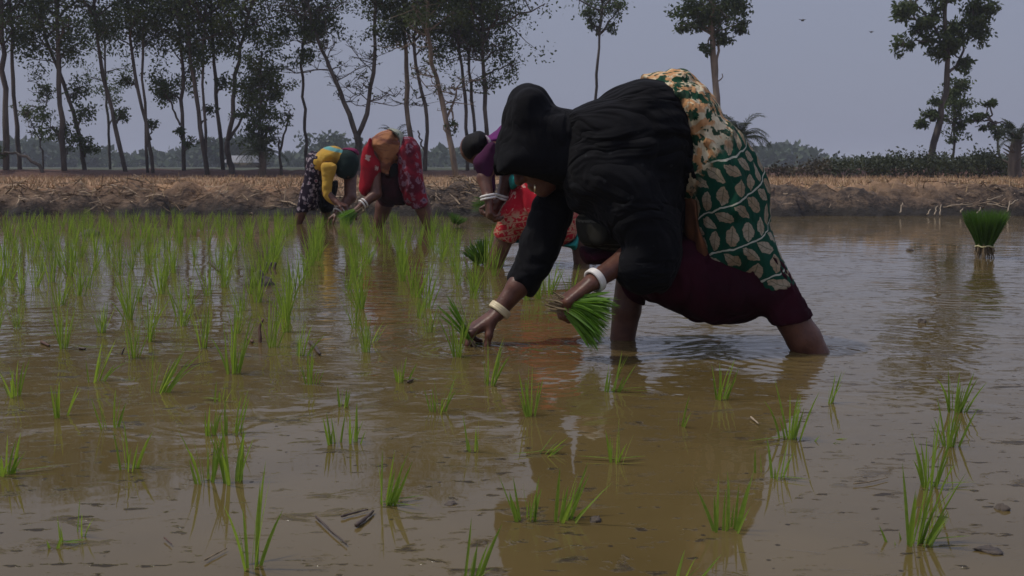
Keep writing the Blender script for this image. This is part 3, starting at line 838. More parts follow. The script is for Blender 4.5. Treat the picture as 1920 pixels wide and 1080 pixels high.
def build_red():
    y = 8.75; Z = zoomed(540, 220, 4.8); p = lambda a, b, dy=0: P(540 + a / 4.8, 220 + b / 4.8, y + dy)
    base = p(1050, 960); base[2] = -.2
    t = thing('person', base, 'stooping worker in red patterned saree with sunlit orange-brown back, right of the yellow blouse', 'person')
    f = Field((p(520, 0)[0], y - .45, -.25), (p(1360, 0)[0], y + .45, p(0, 80)[2]), .0065)
    for dy in (-.07, .07): limb(f, [p(1090, 300, dy * .7), p(960, 260, dy * .7), p(840, 290, dy * .7)], [.08, .08, .08], .05)
    limb(f, [p(840, 310), p(860, 400)], [.06, .05], .03)
    head(f, p(905, 460, -.02), (.1, -.72, -.65), (.3, .6, -.6), .98)
    for dy, kn, an in ((-.10, (1150, 640), (1275, 985)), (.10, (890, 700), (815, 970))):
        a = p(*an, dy); a2 = a + (a - p(*kn, dy)) * .35
        limb(f, [p(1095, 340, dy * .8), p(*kn, dy), p(*kn, dy) * .6 + a * .4, a, a2], [.085, .070, .068, .045, .036], .03); foot(f, a2, (-.9, -.4, -.1))
    G = (f, f.snap())
    sh, el, wr = p(770, 340, -.1), p(795, 690, -.17), p(665, 785, -.24)
    limb(f, [sh, el, wr], [.05, .043, .030], .03); hand(f, wr, (-.75, -.1, -.6), (.2, .1, -1), (0, 1, 0), 1.05)
    V, F = f.mesh(); part('body', V, F, SKIN, t)
    ORG = Mat('rust_blouse', .9); ORG.color(ORG.mix(ORG.noise(9, 3, stretch=(.4, 1, 1.6), dist=.6).ramp(.42, .6), (.34, .14, .055), (.16, .05, .026))).bump(ORG.noise(20, 3) * .012); ORG = ORG.m; RB = (.30, .010, .020)
    V, F = drape(Z([(690, 320), (705, 255), (740, 195), (795, 148), (870, 115), (945, 106), (990, 140), (1020, 220), (1025, 330), (985, 420), (940, 490), (875, 490), (820, 420), (765, 330)]), y, .20, .13, .007, foldf(.007, 7, 9, 9, 91, .008), over=G); part('blouse', V, F, ORG, t)
    REDP = pattern('red_lotus_saree', RB, [((.50, .36, .32), .27, .33)], 9, c2=(.20, .008, .016))
    V, F = drape(Z([(745, 178), (700, 238), (668, 320), (655, 450), (632, 560), (640, 660), (695, 705), (770, 650), (825, 565), (850, 440), (800, 350), (775, 270)]), y - .12, .10, .07, .007, foldf(.008, 9, 9, 4, 93, .008)); part('saree', V, F, REDP, t)
    RED2 = pattern('red_printed_skirt', (.22, .010, .022), [((.20, .10, .13), .37, .45), ((.030, .03, .055), .20, .30)], 17, c2=(.085, .008, .018))
    V, F = drape(Z([(1005, 230), (1050, 182), (1108, 176), (1160, 215), (1186, 300), (1196, 400), (1212, 550), (1232, 650), (1256, 765), (1205, 800), (1085, 802), (1040, 745), (1005, 620), (985, 470), (990, 330)]), y + .0, .21, .13, .007, foldf(.009, 8, 8, 3.2, 95, .008), over=G); part('skirt', V, F, RED2, t)
    DK = cloth('deep_maroon_fold', (.045, .008, .012), (.02, .006, .008), 8)
    V, F = drape(Z([(820, 420), (900, 400), (1040, 390), (1060, 600), (1060, 785), (1000, 796), (860, 784), (800, 700), (790, 560)]), y + .06, .16, .09, .007, foldf(.009, 8, 8, 3.2, 97), over=G); part('saree_fold', V, F, DK, t)
    HR = Z([(870, 430), (900, 392), (960, 388), (1005, 430), (1010, 500), (975, 560), (915, 570), (875, 520)])
    V, F = drape(HR, y - .02, .115, .09, .006); part('hair', V, F, HAIR, t)
    SASH = pattern('green_white_sash', (.40, .42, .33), [((.05, .14, .08), .18, .30)], 20)
    V, F = drape(Z([(900, 104), (950, 98), (1005, 120), (1045, 170), (1052, 235), (1042, 330), (1018, 330), (1010, 250), (985, 180), (940, 135)]), y - .02, .21, .05, .006, foldf(.006, 9, 9, 9, 99)); part('sash', V, F, SASH, t)
    ring('bangle', wr + unit(el - wr) * .015, el - wr, .036, .007, WHITE, t, 2, .025)
    bundle(p(612, 850, -.27), (-.55, -.15, -.35), .16, .03, .07, 150, 'bundle of seedlings in the hand of the worker in red', .1, .07, False, nroot=20, mat=RICE_BUNDLE, seed=8)
    return t

def build_purple():
    y = 5.45; s = 3.857; Z = zoomed(840, 220, s); p = lambda a, b, dy=0: P(840 + a / s, 220 + b / s, y + dy)
    base = p(600, 900); base[2] = -.25
    t = thing('person', base, 'dark-haired worker in purple sleeves and red printed skirt, half hidden behind the nearest woman', 'person')
    f = Field((p(60, 0)[0], y - .40, -.28), (p(1080, 0)[0], y + .40, p(0, -30)[2]), .005)
    for dy in (-.07, .07): limb(f, [p(800, 220, dy * .7), p(600, 160, dy * .7), p(440, 200, dy * .7)], [.08, .075, .07], .05)
    limb(f, [p(430, 190), p(300, 215)], [.045, .040], .03)
    at = head(f, p(222, 240), (.05, -.40, -.90), (-.85, 0, .5), .84)
    for dy, kn, an in ((-.10, (470, 700), (345, 1045)), (.10, (930, 700), (965, 1030))):
        a = p(*an, dy); a2 = a + (a - p(*kn, dy)) * .5
        limb(f, [p(790, 340, dy * .8), p(*kn, dy), p(*kn, dy) * .6 + a * .4, a, a2], [.08, .052, .050, .040, .033], .03); foot(f, a2, (-.9, -.3, -.1))
    G = (f, f.snap())
    sh, el, wr = p(350, 235, -.10), p(262, 440, -.16), p(292, 580, -.22)
    limb(f, [p(420, 190), sh, el, wr], [.05, .042, .036, .026], .03); hand(f, wr, (.1, -.1, -1), (.6, .1, -.3), (0, 1, 0), 1.0)
    sh, el, wr = p(440, 260, .10), p(425, 450, .02), p(385, 585, -.06)
    limb(f, [p(420, 190), sh, el, wr], [.05, .042, .036, .026], .03); hand(f, wr, (-.5, -.1, -.85), (-.6, .1, -.3), (0, -1, 0), 1.0)
    V, F = f.mesh(); part('body', V, F, SKIN, t)
    V, F = drape(Z([(94, 230), (102, 175), (135, 130), (180, 112), (215, 98), (252, 104), (290, 140), (306, 190), (300, 245), (262, 268), (215, 285), (165, 318), (120, 290)]), y, .118, .085, .005); part('hair', V, F, HAIR, t)
    PUR = cloth('purple_blouse', (.155, .030, .150), (.10, .022, .10), 6)
    V, F = drape(Z([(282, 165), (335, 95), (420, 40), (520, 20), (640, 20), (640, 180), (560, 300), (420, 320), (385, 270), (320, 215)]), y, .19, .12, .007, foldf(.006, 7, 8, 8, 103, .006), over=G); part('blouse', V, F, PUR, t)
    DPUR = cloth('dark_purple_sleeve', (.055, .012, .040), (.035, .008, .028), 6)
    V, F = drape(Z([(180, 325), (240, 245), (300, 185), (345, 190), (350, 320), (336, 430), (345, 520), (320, 548), (245, 545), (222, 450)]), y - .14, .062, .05, .006, foldf(.004, 8, 8, 16, 105)); part('sleeve', V, F, DPUR, t)
    V, F = drape(Z([(268, 128), (292, 140), (322, 180), (330, 250), (312, 250), (296, 190)]), y - .05, .11, .02, .005); part('collar', V, F, cloth('pale_collar', (.45, .38, .42), (.30, .2, .28), 20), t)
    BK = pattern('orange_red_saree', (.50, .065, .022), [((.42, .22, .12), .30, .36)], 10, c2=(.40, .04, .018))
    V, F = drape(Z([(560, 60), (640, 0), (720, -14), (830, -5), (930, 50), (985, 150), (985, 330), (960, 470), (800, 520), (620, 480), (540, 360), (530, 180)]), y, .21, .14, .008, foldf(.008, 7, 9, 7, 107, .008), over=G); part('saree', V, F, BK, t)
    m = Mat('red_skirt_with_gold_print', .9); m.b.inputs['Specular IOR Level'].default_value = .15
    a_, b_, c_ = m.xyz(m.coord())
    zz = c_ - .25 + a_ * -.16                                              # rows of gold print towards the hem
    low = zz.ramp(.31, .27); fig = (m.noise(34, 3, dist=1.6)).ramp(.50, .56).max((zz * 190).sin().gt(.82) * .8)
    vine = m.noise(15, 3, dist=1.8).ramp(.60, .64)
    cc = m.mix(m.noise(5, 2).ramp(.4, .6), (.40, .010, .022), (.30, .008, .018))
    cc = m.mix(vine * (1 - low) * .85, cc, (.52, .32, .26)); cc = m.mix(fig * low * .75, cc, (.40, .28, .17)); m.color(cc).bump(m.noise(18, 3) * .006); RSK = m.m
    V, F = drape(Z([(470, 425), (520, 412), (600, 430), (760, 480), (880, 560), (922, 640), (936, 740), (920, 860), (850, 915), (770, 925), (690, 905), (600, 905), (545, 900), (450, 882), (352, 838), (362, 765), (405, 650), (436, 545)]), y - .02, .20, .12, .007, foldf(.009, 9, 9, 3.2, 109, .008), over=G); part('skirt', V, F, RSK, t)
    TEAL = cloth('turquoise_hem', (.02, .22, .19), (.015, .16, .14), 10)
    V, F = drape(Z([(345, 825), (455, 868), (560, 888), (700, 895), (860, 895), (935, 830), (948, 900), (920, 965), (870, 940), (720, 920), (520, 915), (430, 898), (338, 862)]), y - .02, .19, .06, .006, foldf(.006, 10, 10, 3, 111)); part('petticoat', V, F, TEAL, t)
    V, F = drape(Z([(440, 440), (475, 405), (505, 430), (500, 500), (455, 520)]), y - .10, .10, .03, .006); part('saree_edge', V, F, TEAL, t)
    ring('bangle', p(288, 578, -.215), (.2, -.1, -1), .034, .006, WHITE, t, 2, .014); ring('bangle', p(388, 578, -.055), (-.3, 0, -1), .034, .006, WHITE, t, 2, .014)
    return t
# ------------------------------------------------------------------ trees and plants beyond the field
BARK = Mat('bark', .9); n = BARK.noise(6, 4, stretch=(1, 1, .25))
BARK.color(BARK.mix(n.ramp(.35, .65), (.045, .037, .032), (.11, .092, .078))).bump(n * .02); BARK = BARK.m
PBARK = Mat('pale_bark', .9); n = PBARK.noise(6, 4, stretch=(1, 1, .25))
PBARK.color(PBARK.mix(n.ramp(.35, .65), (.11, .085, .062), (.22, .175, .13))).bump(n * .02); PBARK = PBARK.m
LEAF = leafmat('leaf', (.036, .052, .019), (.080, .108, .036), (.08, .13, .025), .32, 1.2)
LEAF_GREEN = leafmat('green_leaf', (.048, .066, .020), (.105, .135, .036), (.11, .17, .025), .36, 1.2)
LEAF_DULL = leafmat('dull_leaf', (.028, .036, .018), (.055, .066, .032), (.05, .07, .02), .25, 1.2)
LEAF_DRY = leafmat('dry_leaf', (.050, .042, .026), (.085, .072, .042), (.07, .06, .03), .25, 1.2)

def bez(a, b, n=6, sag=0.0, wob=0.0):
    a, b = np.asarray(a), np.asarray(b)
    t = np.linspace(0, 1, n)[:, None]
    p = a + (b - a) * t
    p[:, 2] += (sag * np.linalg.norm(b - a) * (t * (1 - t)) * 4)[:, 0]
    p[1:-1] += RNG.normal(0, wob, (n - 2, 3))
    return p
def resample(pts, n):
    pts = np.asarray(pts, float)
    d = np.r_[0, np.cumsum(np.linalg.norm(np.diff(pts, axis=0), axis=1))]
    t = np.linspace(0, d[-1], n)
    q = np.stack([np.interp(t, d, pts[:, i]) for i in range(3)], 1)
    for _ in range(2): q[1:-1] = (q[:-2] + 2 * q[1:-1] + q[2:]) / 4
    return q

class Tree:
    """A tree from the line of its trunk (and further stems), limbs, twigs and leaf clusters; depth D in metres."""
    def __init__(s, D, leaf=.092, dens=1.0): s.D = D; s.px = D / FPX; s.w = MB(); s.L = []; s.leaf = leaf; s.dens = dens * 4.2
    def pt(s, px, py, dy=0.0): return P(px, py, s.D + dy)
    def stem(s, pix, r0, r1, n=14, dy1=0.0, wob=.02):
        pts = np.array([s.pt(p[0], p[1], dy1 * i / max(1, len(pix) - 1)) for i, p in enumerate(pix)])
        if pix[0][1] > 285: pts[0][2] = min(pts[0][2], float(ground_z(pts[0][0], pts[0][1])) - .05)
        q = resample(pts, n); q[2:-1] += RNG.normal(0, wob, (n - 3, 3))
        s.w.tube(q, np.linspace(r0, r1, n) * .82, 7, wob=.12)
        return q
    def twig(s, a, b, r, leaves=0, spread=.25, sub=3):
        p = bez(a, b, 6, RNG.uniform(-.02, .10), .03 * np.linalg.norm(b - a))
        s.w.tube(p, np.linspace(r, max(r * .3, .005), 6), 5, cap=False)
        for _ in range(sub):
            i = RNG.integers(2, 6); c = p[i] + RNG.normal(0, spread, 3) * np.array((1, 1, .8)) + np.array((0, 0, spread * .3))
            s.w.tube(bez(p[i], c, 4, 0, .02), np.linspace(max(r * .4, .006), .004, 4), 4, cap=False)
            if leaves: s.cluster(c, leaves // (sub + 1) + 1, spread * .55)
        if leaves: s.cluster(p[-1], leaves // (sub + 1) + 1, spread * .6)
    def cluster(s, c, n, r, k=1.0):
        n = max(1, int(n * s.dens * k))
        s.L.append(np.asarray(c) + np.clip(RNG.normal(0, .95, (n, 3)), -1.7, 1.7) * r * np.array((1, 1, .62)) + np.array((0, 0, -.25 * r)))
    def crown(s, q, f0, f1, wid, step=.22, leaves=46, droop=.0, base=.35):
        """Limbs all round the stem q from the fraction f0 to f1, wid(t) long, with leaf clusters along their outer halves."""
        d = np.r_[0, np.cumsum(np.linalg.norm(np.diff(q, axis=0), axis=1))]; Ltot = d[-1]
        a = RNG.uniform(0, 6.28); t = f0
        while t < f1:
            o = np.array([np.interp(t * Ltot, d, q[:, i]) for i in range(3)])
            L = 1.2 * wid((t - f0) / (f1 - f0)) * RNG.uniform(.55, 1.2)
            a += 2.4 + RNG.normal(0, .4)
            e = RNG.uniform(.15, .95) - droop
            b = o + L * np.array((math.cos(a) * math.cos(e), math.sin(a) * math.cos(e), math.sin(e)))
            s.twig(o, b, max(.01, .022 * L + .006), leaves, .14 + .17 * L, 4)
            if L > .6:
                m_ = o + (b - o) * RNG.uniform(.45, .75); s.cluster(m_ + RNG.normal(0, .12, 3), leaves * base, .16 * L + .06)
            t += step * RNG.uniform(.6, 1.4) / Ltot
    def blob(s, px, py, rx, ry, n, frm=None, r=.03, k=7, dy=0.0):
        """A leafy bough round a photo point, fed by a limb from frm."""
        c = s.pt(px, py, dy)
        if frm is not None:
            f = np.asarray(frm); s.w.tube(bez(f, c, 8, .06, .03), np.linspace(r, .012, 8), 6, cap=False)
        for _ in range(k):
            u = RNG.normal(size=3); u /= np.linalg.norm(u); u *= RNG.uniform(.35, 1) * np.array((rx, (rx + ry) / 2, ry)) * s.px
            s.w.tube(bez(c, c + u, 4, 0, .03), np.linspace(.014, .005, 4), 4, cap=False)
            s.cluster(c + u, n / k, min(rx, ry) * s.px * .36, .52)
    def bare(s, q, i0, L, n, r=.02, up=.35):
        """Leafless twigs off the upper part of the stem q."""
        for _ in range(n):
            i = RNG.integers(i0, len(q)); a = RNG.uniform(0, 6.28); e = RNG.uniform(-.1, .9)
            l = L * RNG.uniform(.4, 1.1)
            b = q[i] + l * np.array((math.cos(a) * math.cos(e), math.sin(a) * math.cos(e), math.sin(e) * (.5 + up)))
            p = bez(q[i], b, 6, RNG.uniform(-.05, .1), .04); s.w.tube(p, np.linspace(r, .006, 6), 5, cap=False)
            for _ in range(9):
                j = RNG.integers(1, 6); u = RNG.normal(size=3); u[2] = abs(u[2]) * .7
                pp = bez(p[j], p[j] + u * l * .22, 4, 0, .02); s.w.tube(pp, np.linspace(.009, .004, 4), 4, cap=False)
                if RNG.uniform() < .6: s.cluster(pp[-1], .5, .05)
    def done(s, name, label, base, bark=None, leafm=None, group=None, cat='tree'):
        b = s.pt(*base); b[2] = float(ground_z(b[0], b[1]))
        t = thing(name, b, label, cat, group)
        s.w.part('trunk', bark or BARK, t)
        if s.L:
            V, F = leaf_cards(np.concatenate(s.L), s.leaf)
            part('crown', V, F, leafm or LEAF, t, smooth=False)
        return t
ROW = 'trees along the bund beyond the field'
def full(w0, w1=.25, peak=.45):
    return lambda t: w0 * (1 - abs(t - peak) / max(peak, 1 - peak)) ** .7 + w1

def rowtree(label, D, pix, r, f0, wid, leaves=46, step=.2, extra=(), leafm=None, bark=None, dens=1.0, top=.03, n=18):
    t = Tree(D, dens=dens); q = t.stem(pix, r, top, n); t.crown(q, f0, 1.0, wid, step, leaves)
    for e in extra:
        if e[0] == 'blob':
            j = int(np.argmin(np.abs(q[:, 2] - t.pt(0, e[2] + 25)[2]))); t.blob(*e[1:6], frm=q[j], dy=RNG.uniform(-.5, .5))
        elif e[0] == 'stem':
            q2 = t.stem(e[1], e[2], .025, 12); 
            if e[3]: t.crown(q2, e[4], 1.0, full(e[3]), step, leaves)
        elif e[0] == 'bare': t.bare(q, *e[1:])
    return t.done('tree', label, pix[0], bark, leafm, ROW)

rowtree('thick straight trunk at the left edge, beneath the densest crown', 27.6, [(12, 326), (9, 200), (6, 90), (2, -60), (-5, -230)], .105, .42, full(1.7, .4), 60, .16)
rowtree('slim tree just right of the one at the left edge, bowing slightly left', 28.2, [(38, 325), (31, 215), (22, 120), (18, 20), (20, -180)], .075, .46, full(1.25, .3), 52, .2)
t = Tree(29); q = t.stem([(82, 324), (77, 265), (62, 236), (52, 215)], .035, .012, 10); q2 = t.stem([(77, 265), (80, 225), (88, 190), (86, 165)], .022, .01, 8)
t.bare(q, 5, .5, 8, .012); t.bare(q2, 3, .45, 8, .012)
for b in ((52, 215, 16, 14, 60), (86, 168, 20, 14, 70), (66, 200, 20, 12, 60)): t.blob(*b)
t.done('tree', 'small twiggy sapling with thin sparse leaves between two tall trunks at the left', (82, 324), group=ROW)
t = Tree(27.4); t.stem([(82, 325), (72, 306), (48, 294), (22, 288), (-6, 284)], .06, .03, 12); t.blob(-4, 284, 26, 14, 110)
t.done('tree', 'low leaning trunk bent over almost to the ground at the left', (82, 325), group=ROW)
rowtree('straight tall tree with a dense low bough of leaves left of its trunk', 27.8, [(121, 325), (114, 215), (109, 110), (107, 0), (104, -240)], .095, .38, full(1.55, .35), 56, .17,
        (('blob', 95, 238, 34, 30, 330), ('blob', 140, 265, 26, 16, 120)))
rowtree('leaning tree sloping up leftwards with low leaf tufts', 28.4, [(160, 325), (148, 258), (136, 195), (112, 128), (84, 88), (70, -40), (66, -160)], .075, .40, full(1.2, .35), 50, .18,
        (('blob', 160, 205, 22, 24, 150), ('blob', 172, 272, 24, 14, 130), ('blob', 150, 165, 30, 24, 180)))
rowtree('very thin pole-like tree standing behind the row, tufted only at its middle', 33, [(207, 322), (203, 240), (199, 190), (196, 110), (198, 20)], .055, .42, full(.75, .2), 36, .25, (('blob', 222, 215, 16, 12, 70),))
rowtree('slender tree with its trunk curving left as it rises, standing in open sky', 28, [(236, 323), (223, 268), (208, 195), (192, 140), (180, 90), (176, -40), (172, -210)], .075, .48, full(1.35, .3), 52, .19, (('blob', 232, 212, 14, 12, 70),))
rowtree('twin stemmed tree whose two stems cross and part again above the field', 27.9, [(287, 323), (281, 245), (264, 190), (252, 150), (246, 80), (238, -60), (232, -230)], .062, .42, full(1.25, .3), 50, .19,
        (('stem', [(277, 323), (270, 258), (274, 200), (266, 140), (270, 70), (282, -40), (288, -170)], .05, 1.0, .48), ('blob', 288, 232, 12, 10, 60), ('blob', 240, 150, 18, 14, 90)))
rowtree('forked tree with leaf tufts at knee height and a wide bushy head', 28.3, [(345, 322), (343, 262), (340, 205), (344, 150), (338, 80), (342, -20), (340, -150)], .07, .40, full(1.35, .35), 54, .17,
        (('stem', [(338, 235), (326, 205), (314, 180), (305, 150)], .035, .5, .5), ('blob', 334, 245, 12, 8, 50), ('blob', 355, 266, 14, 8, 60), ('blob', 300, 165, 24, 22, 160)))
rowtree('pair of close stems rising together, one leaning left behind the other', 27.7, [(389, 322), (381, 262), (370, 190), (357, 105), (350, 20), (345, -200)], .08, .42, full(1.3, .3), 52, .18,
        (('stem', [(386, 300), (384, 240), (382, 160), (380, 80), (386, -40), (390, -140)], .05, .9, .45), ('blob', 392, 205, 14, 14, 70)))
rowtree('straight grey tree left of the open V-shaped fork, leafy from halfway up', 28.6, [(419, 322), (409, 225), (402, 140), (397, 70), (392, -40), (392, -180)], .072, .45, full(1.15, .3), 48, .19, (('blob', 425, 155, 20, 18, 110),))
t = Tree(27.8); t.stem([(436, 323), (428, 285), (426, 266)], .10, .085, 8); q = t.stem([(426, 268), (438, 210), (441, 120), (458, 68), (470, 20), (478, -120)], .075, .03, 16); q2 = t.stem([(426, 268), (450, 225), (472, 195), (486, 165)], .055, .02, 10)
t.crown(q, .45, 1, full(1.35, .3), .18, 54); t.blob(478, 160, 34, 32, 420, q2[-3]); t.blob(500, 140, 26, 22, 200, q2[-2]); t.blob(440, 215, 14, 10, 50); t.blob(505, 60, 36, 26, 220, q[9])
t.done('tree', 'tree forking low into a V with a rounded leafy bough at right', (436, 323), None, LEAF_GREEN, group=ROW)
rowtree('short tree clothed in ragged foliage almost to its base', 27.5, [(489, 322), (490, 270), (488, 200), (487, 150), (490, 95)], .05, .18, full(.34, .14, .55), 30, .10, (('blob', 512, 180, 16, 14, 120), ('blob', 480, 235, 22, 12, 120), ('blob', 505, 240, 14, 9, 70)))
t = Tree(27.6); q = t.stem([(528, 322), (525, 285), (524, 262)], .05, .03, 8); q = t.stem([(526, 282), (533, 255), (538, 232), (542, 208)], .038, .025, 9); t.bare(q, 5, .12, 3, .012)
t.done('tree', 'bare broken stump of a dead tree with one crooked arm', (528, 322), group=ROW)
rowtree('lone pole-thin tall tree with its tuft of leaves drooping at mid height', 28.8, [(575, 322), (571, 240), (567, 150), (565, 90), (572, 40), (580, -60)], .058, .60, full(1.0, .3), 50, .16, (('blob', 566, 100, 20, 22, 190), ('blob', 585, 60, 28, 22, 200), ('blob', 610, 40, 26, 22, 170)), n=20)
t = Tree(28); t.stem([(676, 322), (674, 275), (668, 250)], .13, .11, 8)
q = t.stem([(668, 254), (652, 205), (634, 160), (610, 110), (596, 72), (580, 20), (570, -60)], .085, .03, 16); q2 = t.stem([(670, 258), (688, 225), (695, 175), (703, 105), (706, 40), (700, -120)], .08, .03, 16)
t.bare(q, 3, 1.5, 30, .016); t.bare(q2, 3, 1.1, 24, .015); t.crown(q2, .62, 1, full(1.2, .3), .15, 50); t.crown(q, .66, 1, full(1.1, .3), .15, 50); t.blob(590, 55, 30, 24, 240); t.blob(715, 70, 30, 28, 240)
t.done('tree', 'big half-bare tree splitting into two spreading arms full of leafless twigs', (676, 322), group=ROW)
rowtree('stout straight pale trunk behind the bent red figure, crown begins high up', 28.4, [(773, 324), (768, 240), (762, 150), (758, 60), (756, -60), (752, -240)], .095, .45, full(1.6, .4), 60, .15, (('bare', 6, .9, 7, .015), ('blob', 735, 60, 30, 30, 240)), bark=PBARK)
rowtree('crooked tree with a kinked trunk right of the pale straight one', 28.1, [(797, 323), (798, 262), (804, 195), (788, 155), (772, 120), (782, 40), (790, -120)], .07, .50, full(1.2, .35), 50, .17, (('bare', 5, 1.1, 9, .016), ('stem', [(797, 285), (788, 262), (784, 245)], .03, 0, 0)))
t = Tree(26.2); q = t.stem([(857, 336), (846, 275), (836, 225), (826, 160), (806, 112), (800, 30), (806, -150)], .095, .03, 18); q2 = t.stem([(846, 275), (838, 250), (832, 235)], .04, .02, 6); q3 = t.stem([(836, 225), (852, 190), (860, 160)], .04, .02, 8)
t.bare(q, 5, 1.2, 14, .018); t.bare(q3, 2, .8, 7, .014); t.crown(q, .58, 1, full(1.4, .4), .14, 56); t.blob(856, 235, 18, 12, 60, q3[2])
t.done('tree', 'leaning forked tree with its pale foot in front of the bund', (857, 336), PBARK, group=ROW)
rowtree('dark slim trunk rising just left of the head of the purple-sleeved figure', 28.3, [(877, 323), (876, 240), (873, 170), (862, 120), (858, 30), (862, -170)], .065, .46, full(1.4, .35), 56, .15, (('bare', 6, 1.0, 8, .014), ('blob', 850, 60, 36, 30, 280)))
rowtree('slim trunk between two others directly behind the dark-haired head', 28.6, [(892, 322), (888, 250), (884, 170), (880, 90), (884, 0), (880, -150)], .062, .48, full(1.4, .35), 56, .15, (('bare', 6, 1.1, 9, .014),))
rowtree('rightmost tall tree of the dense grove, its crown ragged against open sky', 28.0, [(913, 322), (911, 240), (908, 150), (905, 60), (908, -40), (904, -190)], .08, .44, full(1.65, .4), 60, .13, (('bare', 5, 1.3, 14, .016), ('blob', 945, 90, 34, 34, 260), ('blob', 930, 150, 34, 30, 150), ('blob', 958, 120, 20, 26, 110)))
EAST = 'trees standing apart beyond the field'
t = Tree(31, .10, .62); q = t.stem([(1108, 330), (1114, 250), (1119, 170), (1123, 90), (1126, 40), (1130, -30)], .07, .03, 16)
t.crown(q, .76, 1, full(.85, .2), .13, 17)
for b in ((1095, 22, 24, 14, 190), (1160, 18, 20, 16, 180), (1130, 5, 34, 20, 260), (1145, 50, 18, 10, 90), (1108, 42, 18, 10, 90)): t.blob(*b, frm=q[11])
t.done('tree', 'solitary slender tree with a small round crown above the stooping black-veiled woman', (1108, 330), group=EAST)
t = Tree(28, .11); q = t.stem([(1352, 330), (1342, 185), (1338, 110), (1335, 40), (1334, -40), (1336, -120)], .13, .06, 16); q2 = t.stem([(1343, 165), (1346, 110), (1344, 60), (1352, 10)], .05, .025, 10); t.stem([(1344, 160), (1350, 148), (1354, 138)], .03, .012, 6)
t.crown(q, .62, 1, full(1.1, .3), .12, 60)
for b in ((1285, 15, 28, 26, 260), (1300, 50, 22, 18, 140), (1375, 15, 24, 24, 240), (1385, 48, 16, 18, 130), (1322, 90, 12, 10, 70), (1360, 70, 14, 18, 120), (1330, 20, 30, 24, 260), (1278, 45, 10, 14, 60)): t.blob(*b, frm=q[9])
t.done('tree', 'sturdy pale-trunked tree rising behind the saree-clad hips of the nearest woman', (1352, 330), PBARK, group=EAST)
t = Tree(26.5, .12); q = t.stem([(1744, 296), (1748, 270), (1764, 232), (1771, 190), (1774, 140), (1780, 100), (1768, 40), (1775, -40), (1780, -110)], .115, .04, 20); q2 = t.stem([(1774, 140), (1798, 118), (1806, 95), (1820, 50)], .05, .02, 10); q3 = t.stem([(1778, 105), (1750, 45), (1728, 15), (1705, 0)], .05, .02, 10)
for b in ((1700, 20, 28, 24, 300), (1720, 60, 26, 22, 230), (1693, 82, 14, 20, 90), (1745, 30, 30, 22, 260), (1785, 60, 34, 26, 420), (1775, 100, 26, 18, 240), (1825, 30, 30, 30, 380), (1845, 15, 22, 26, 220), (1835, 65, 20, 18, 130), (1765, -10, 40, 24, 260), (1805, 120, 16, 16, 110), (1748, 215, 16, 11, 130), (1732, 228, 14, 8, 80), (1758, 190, 10, 10, 50), (1780, -60, 60, 34, 360), (1720, -30, 40, 26, 220), (1840, -40, 36, 30, 240)):
    t.blob(*b, frm=(q[11] if b[1] > 80 else (q2[-2] if b[0] > 1800 else (q3[-2] if b[0] < 1735 else q[14]))) if b[1] < 180 else q[5])
t.done('tree', 'large curving tree on the right with a broad broken crown over the hedge', (1744, 296), group=EAST)
t = Tree(27.5, .10); q = t.stem([(1788, 302), (1790, 250), (1790, 200), (1792, 160)], .045, .02, 12); t.crown(q, .45, 1, full(.20, .10), .10, 24)
for b in ((1798, 165, 15, 16, 130), (1782, 175, 10, 14, 80), (1804, 195, 10, 10, 60), (1785, 262, 10, 6, 40), (1803, 232, 10, 6, 40)): t.blob(*b, frm=q[8])
t.done('tree', 'thin sapling standing close against the large curving tree on the right', (1788, 302), group=EAST)
t = Tree(27.2, .10); q = t.stem([(1874, 300), (1872, 262), (1868, 246), (1856, 226), (1846, 208), (1858, 192)], .05, .015, 14); q2 = t.stem([(1862, 236), (1846, 236), (1828, 238)], .025, .01, 7)
for b in ((1856, 192, 22, 6, 130), (1838, 216, 18, 6, 90), (1850, 238, 24, 5, 80), (1826, 226, 16, 5, 50), (1874, 250, 12, 12, 90), (1890, 236, 14, 6, 50)): t.blob(*b, frm=q[9])
t.done('tree', 'small leaning flat-topped tree near the right edge beside the palm', (1874, 300), group=EAST)

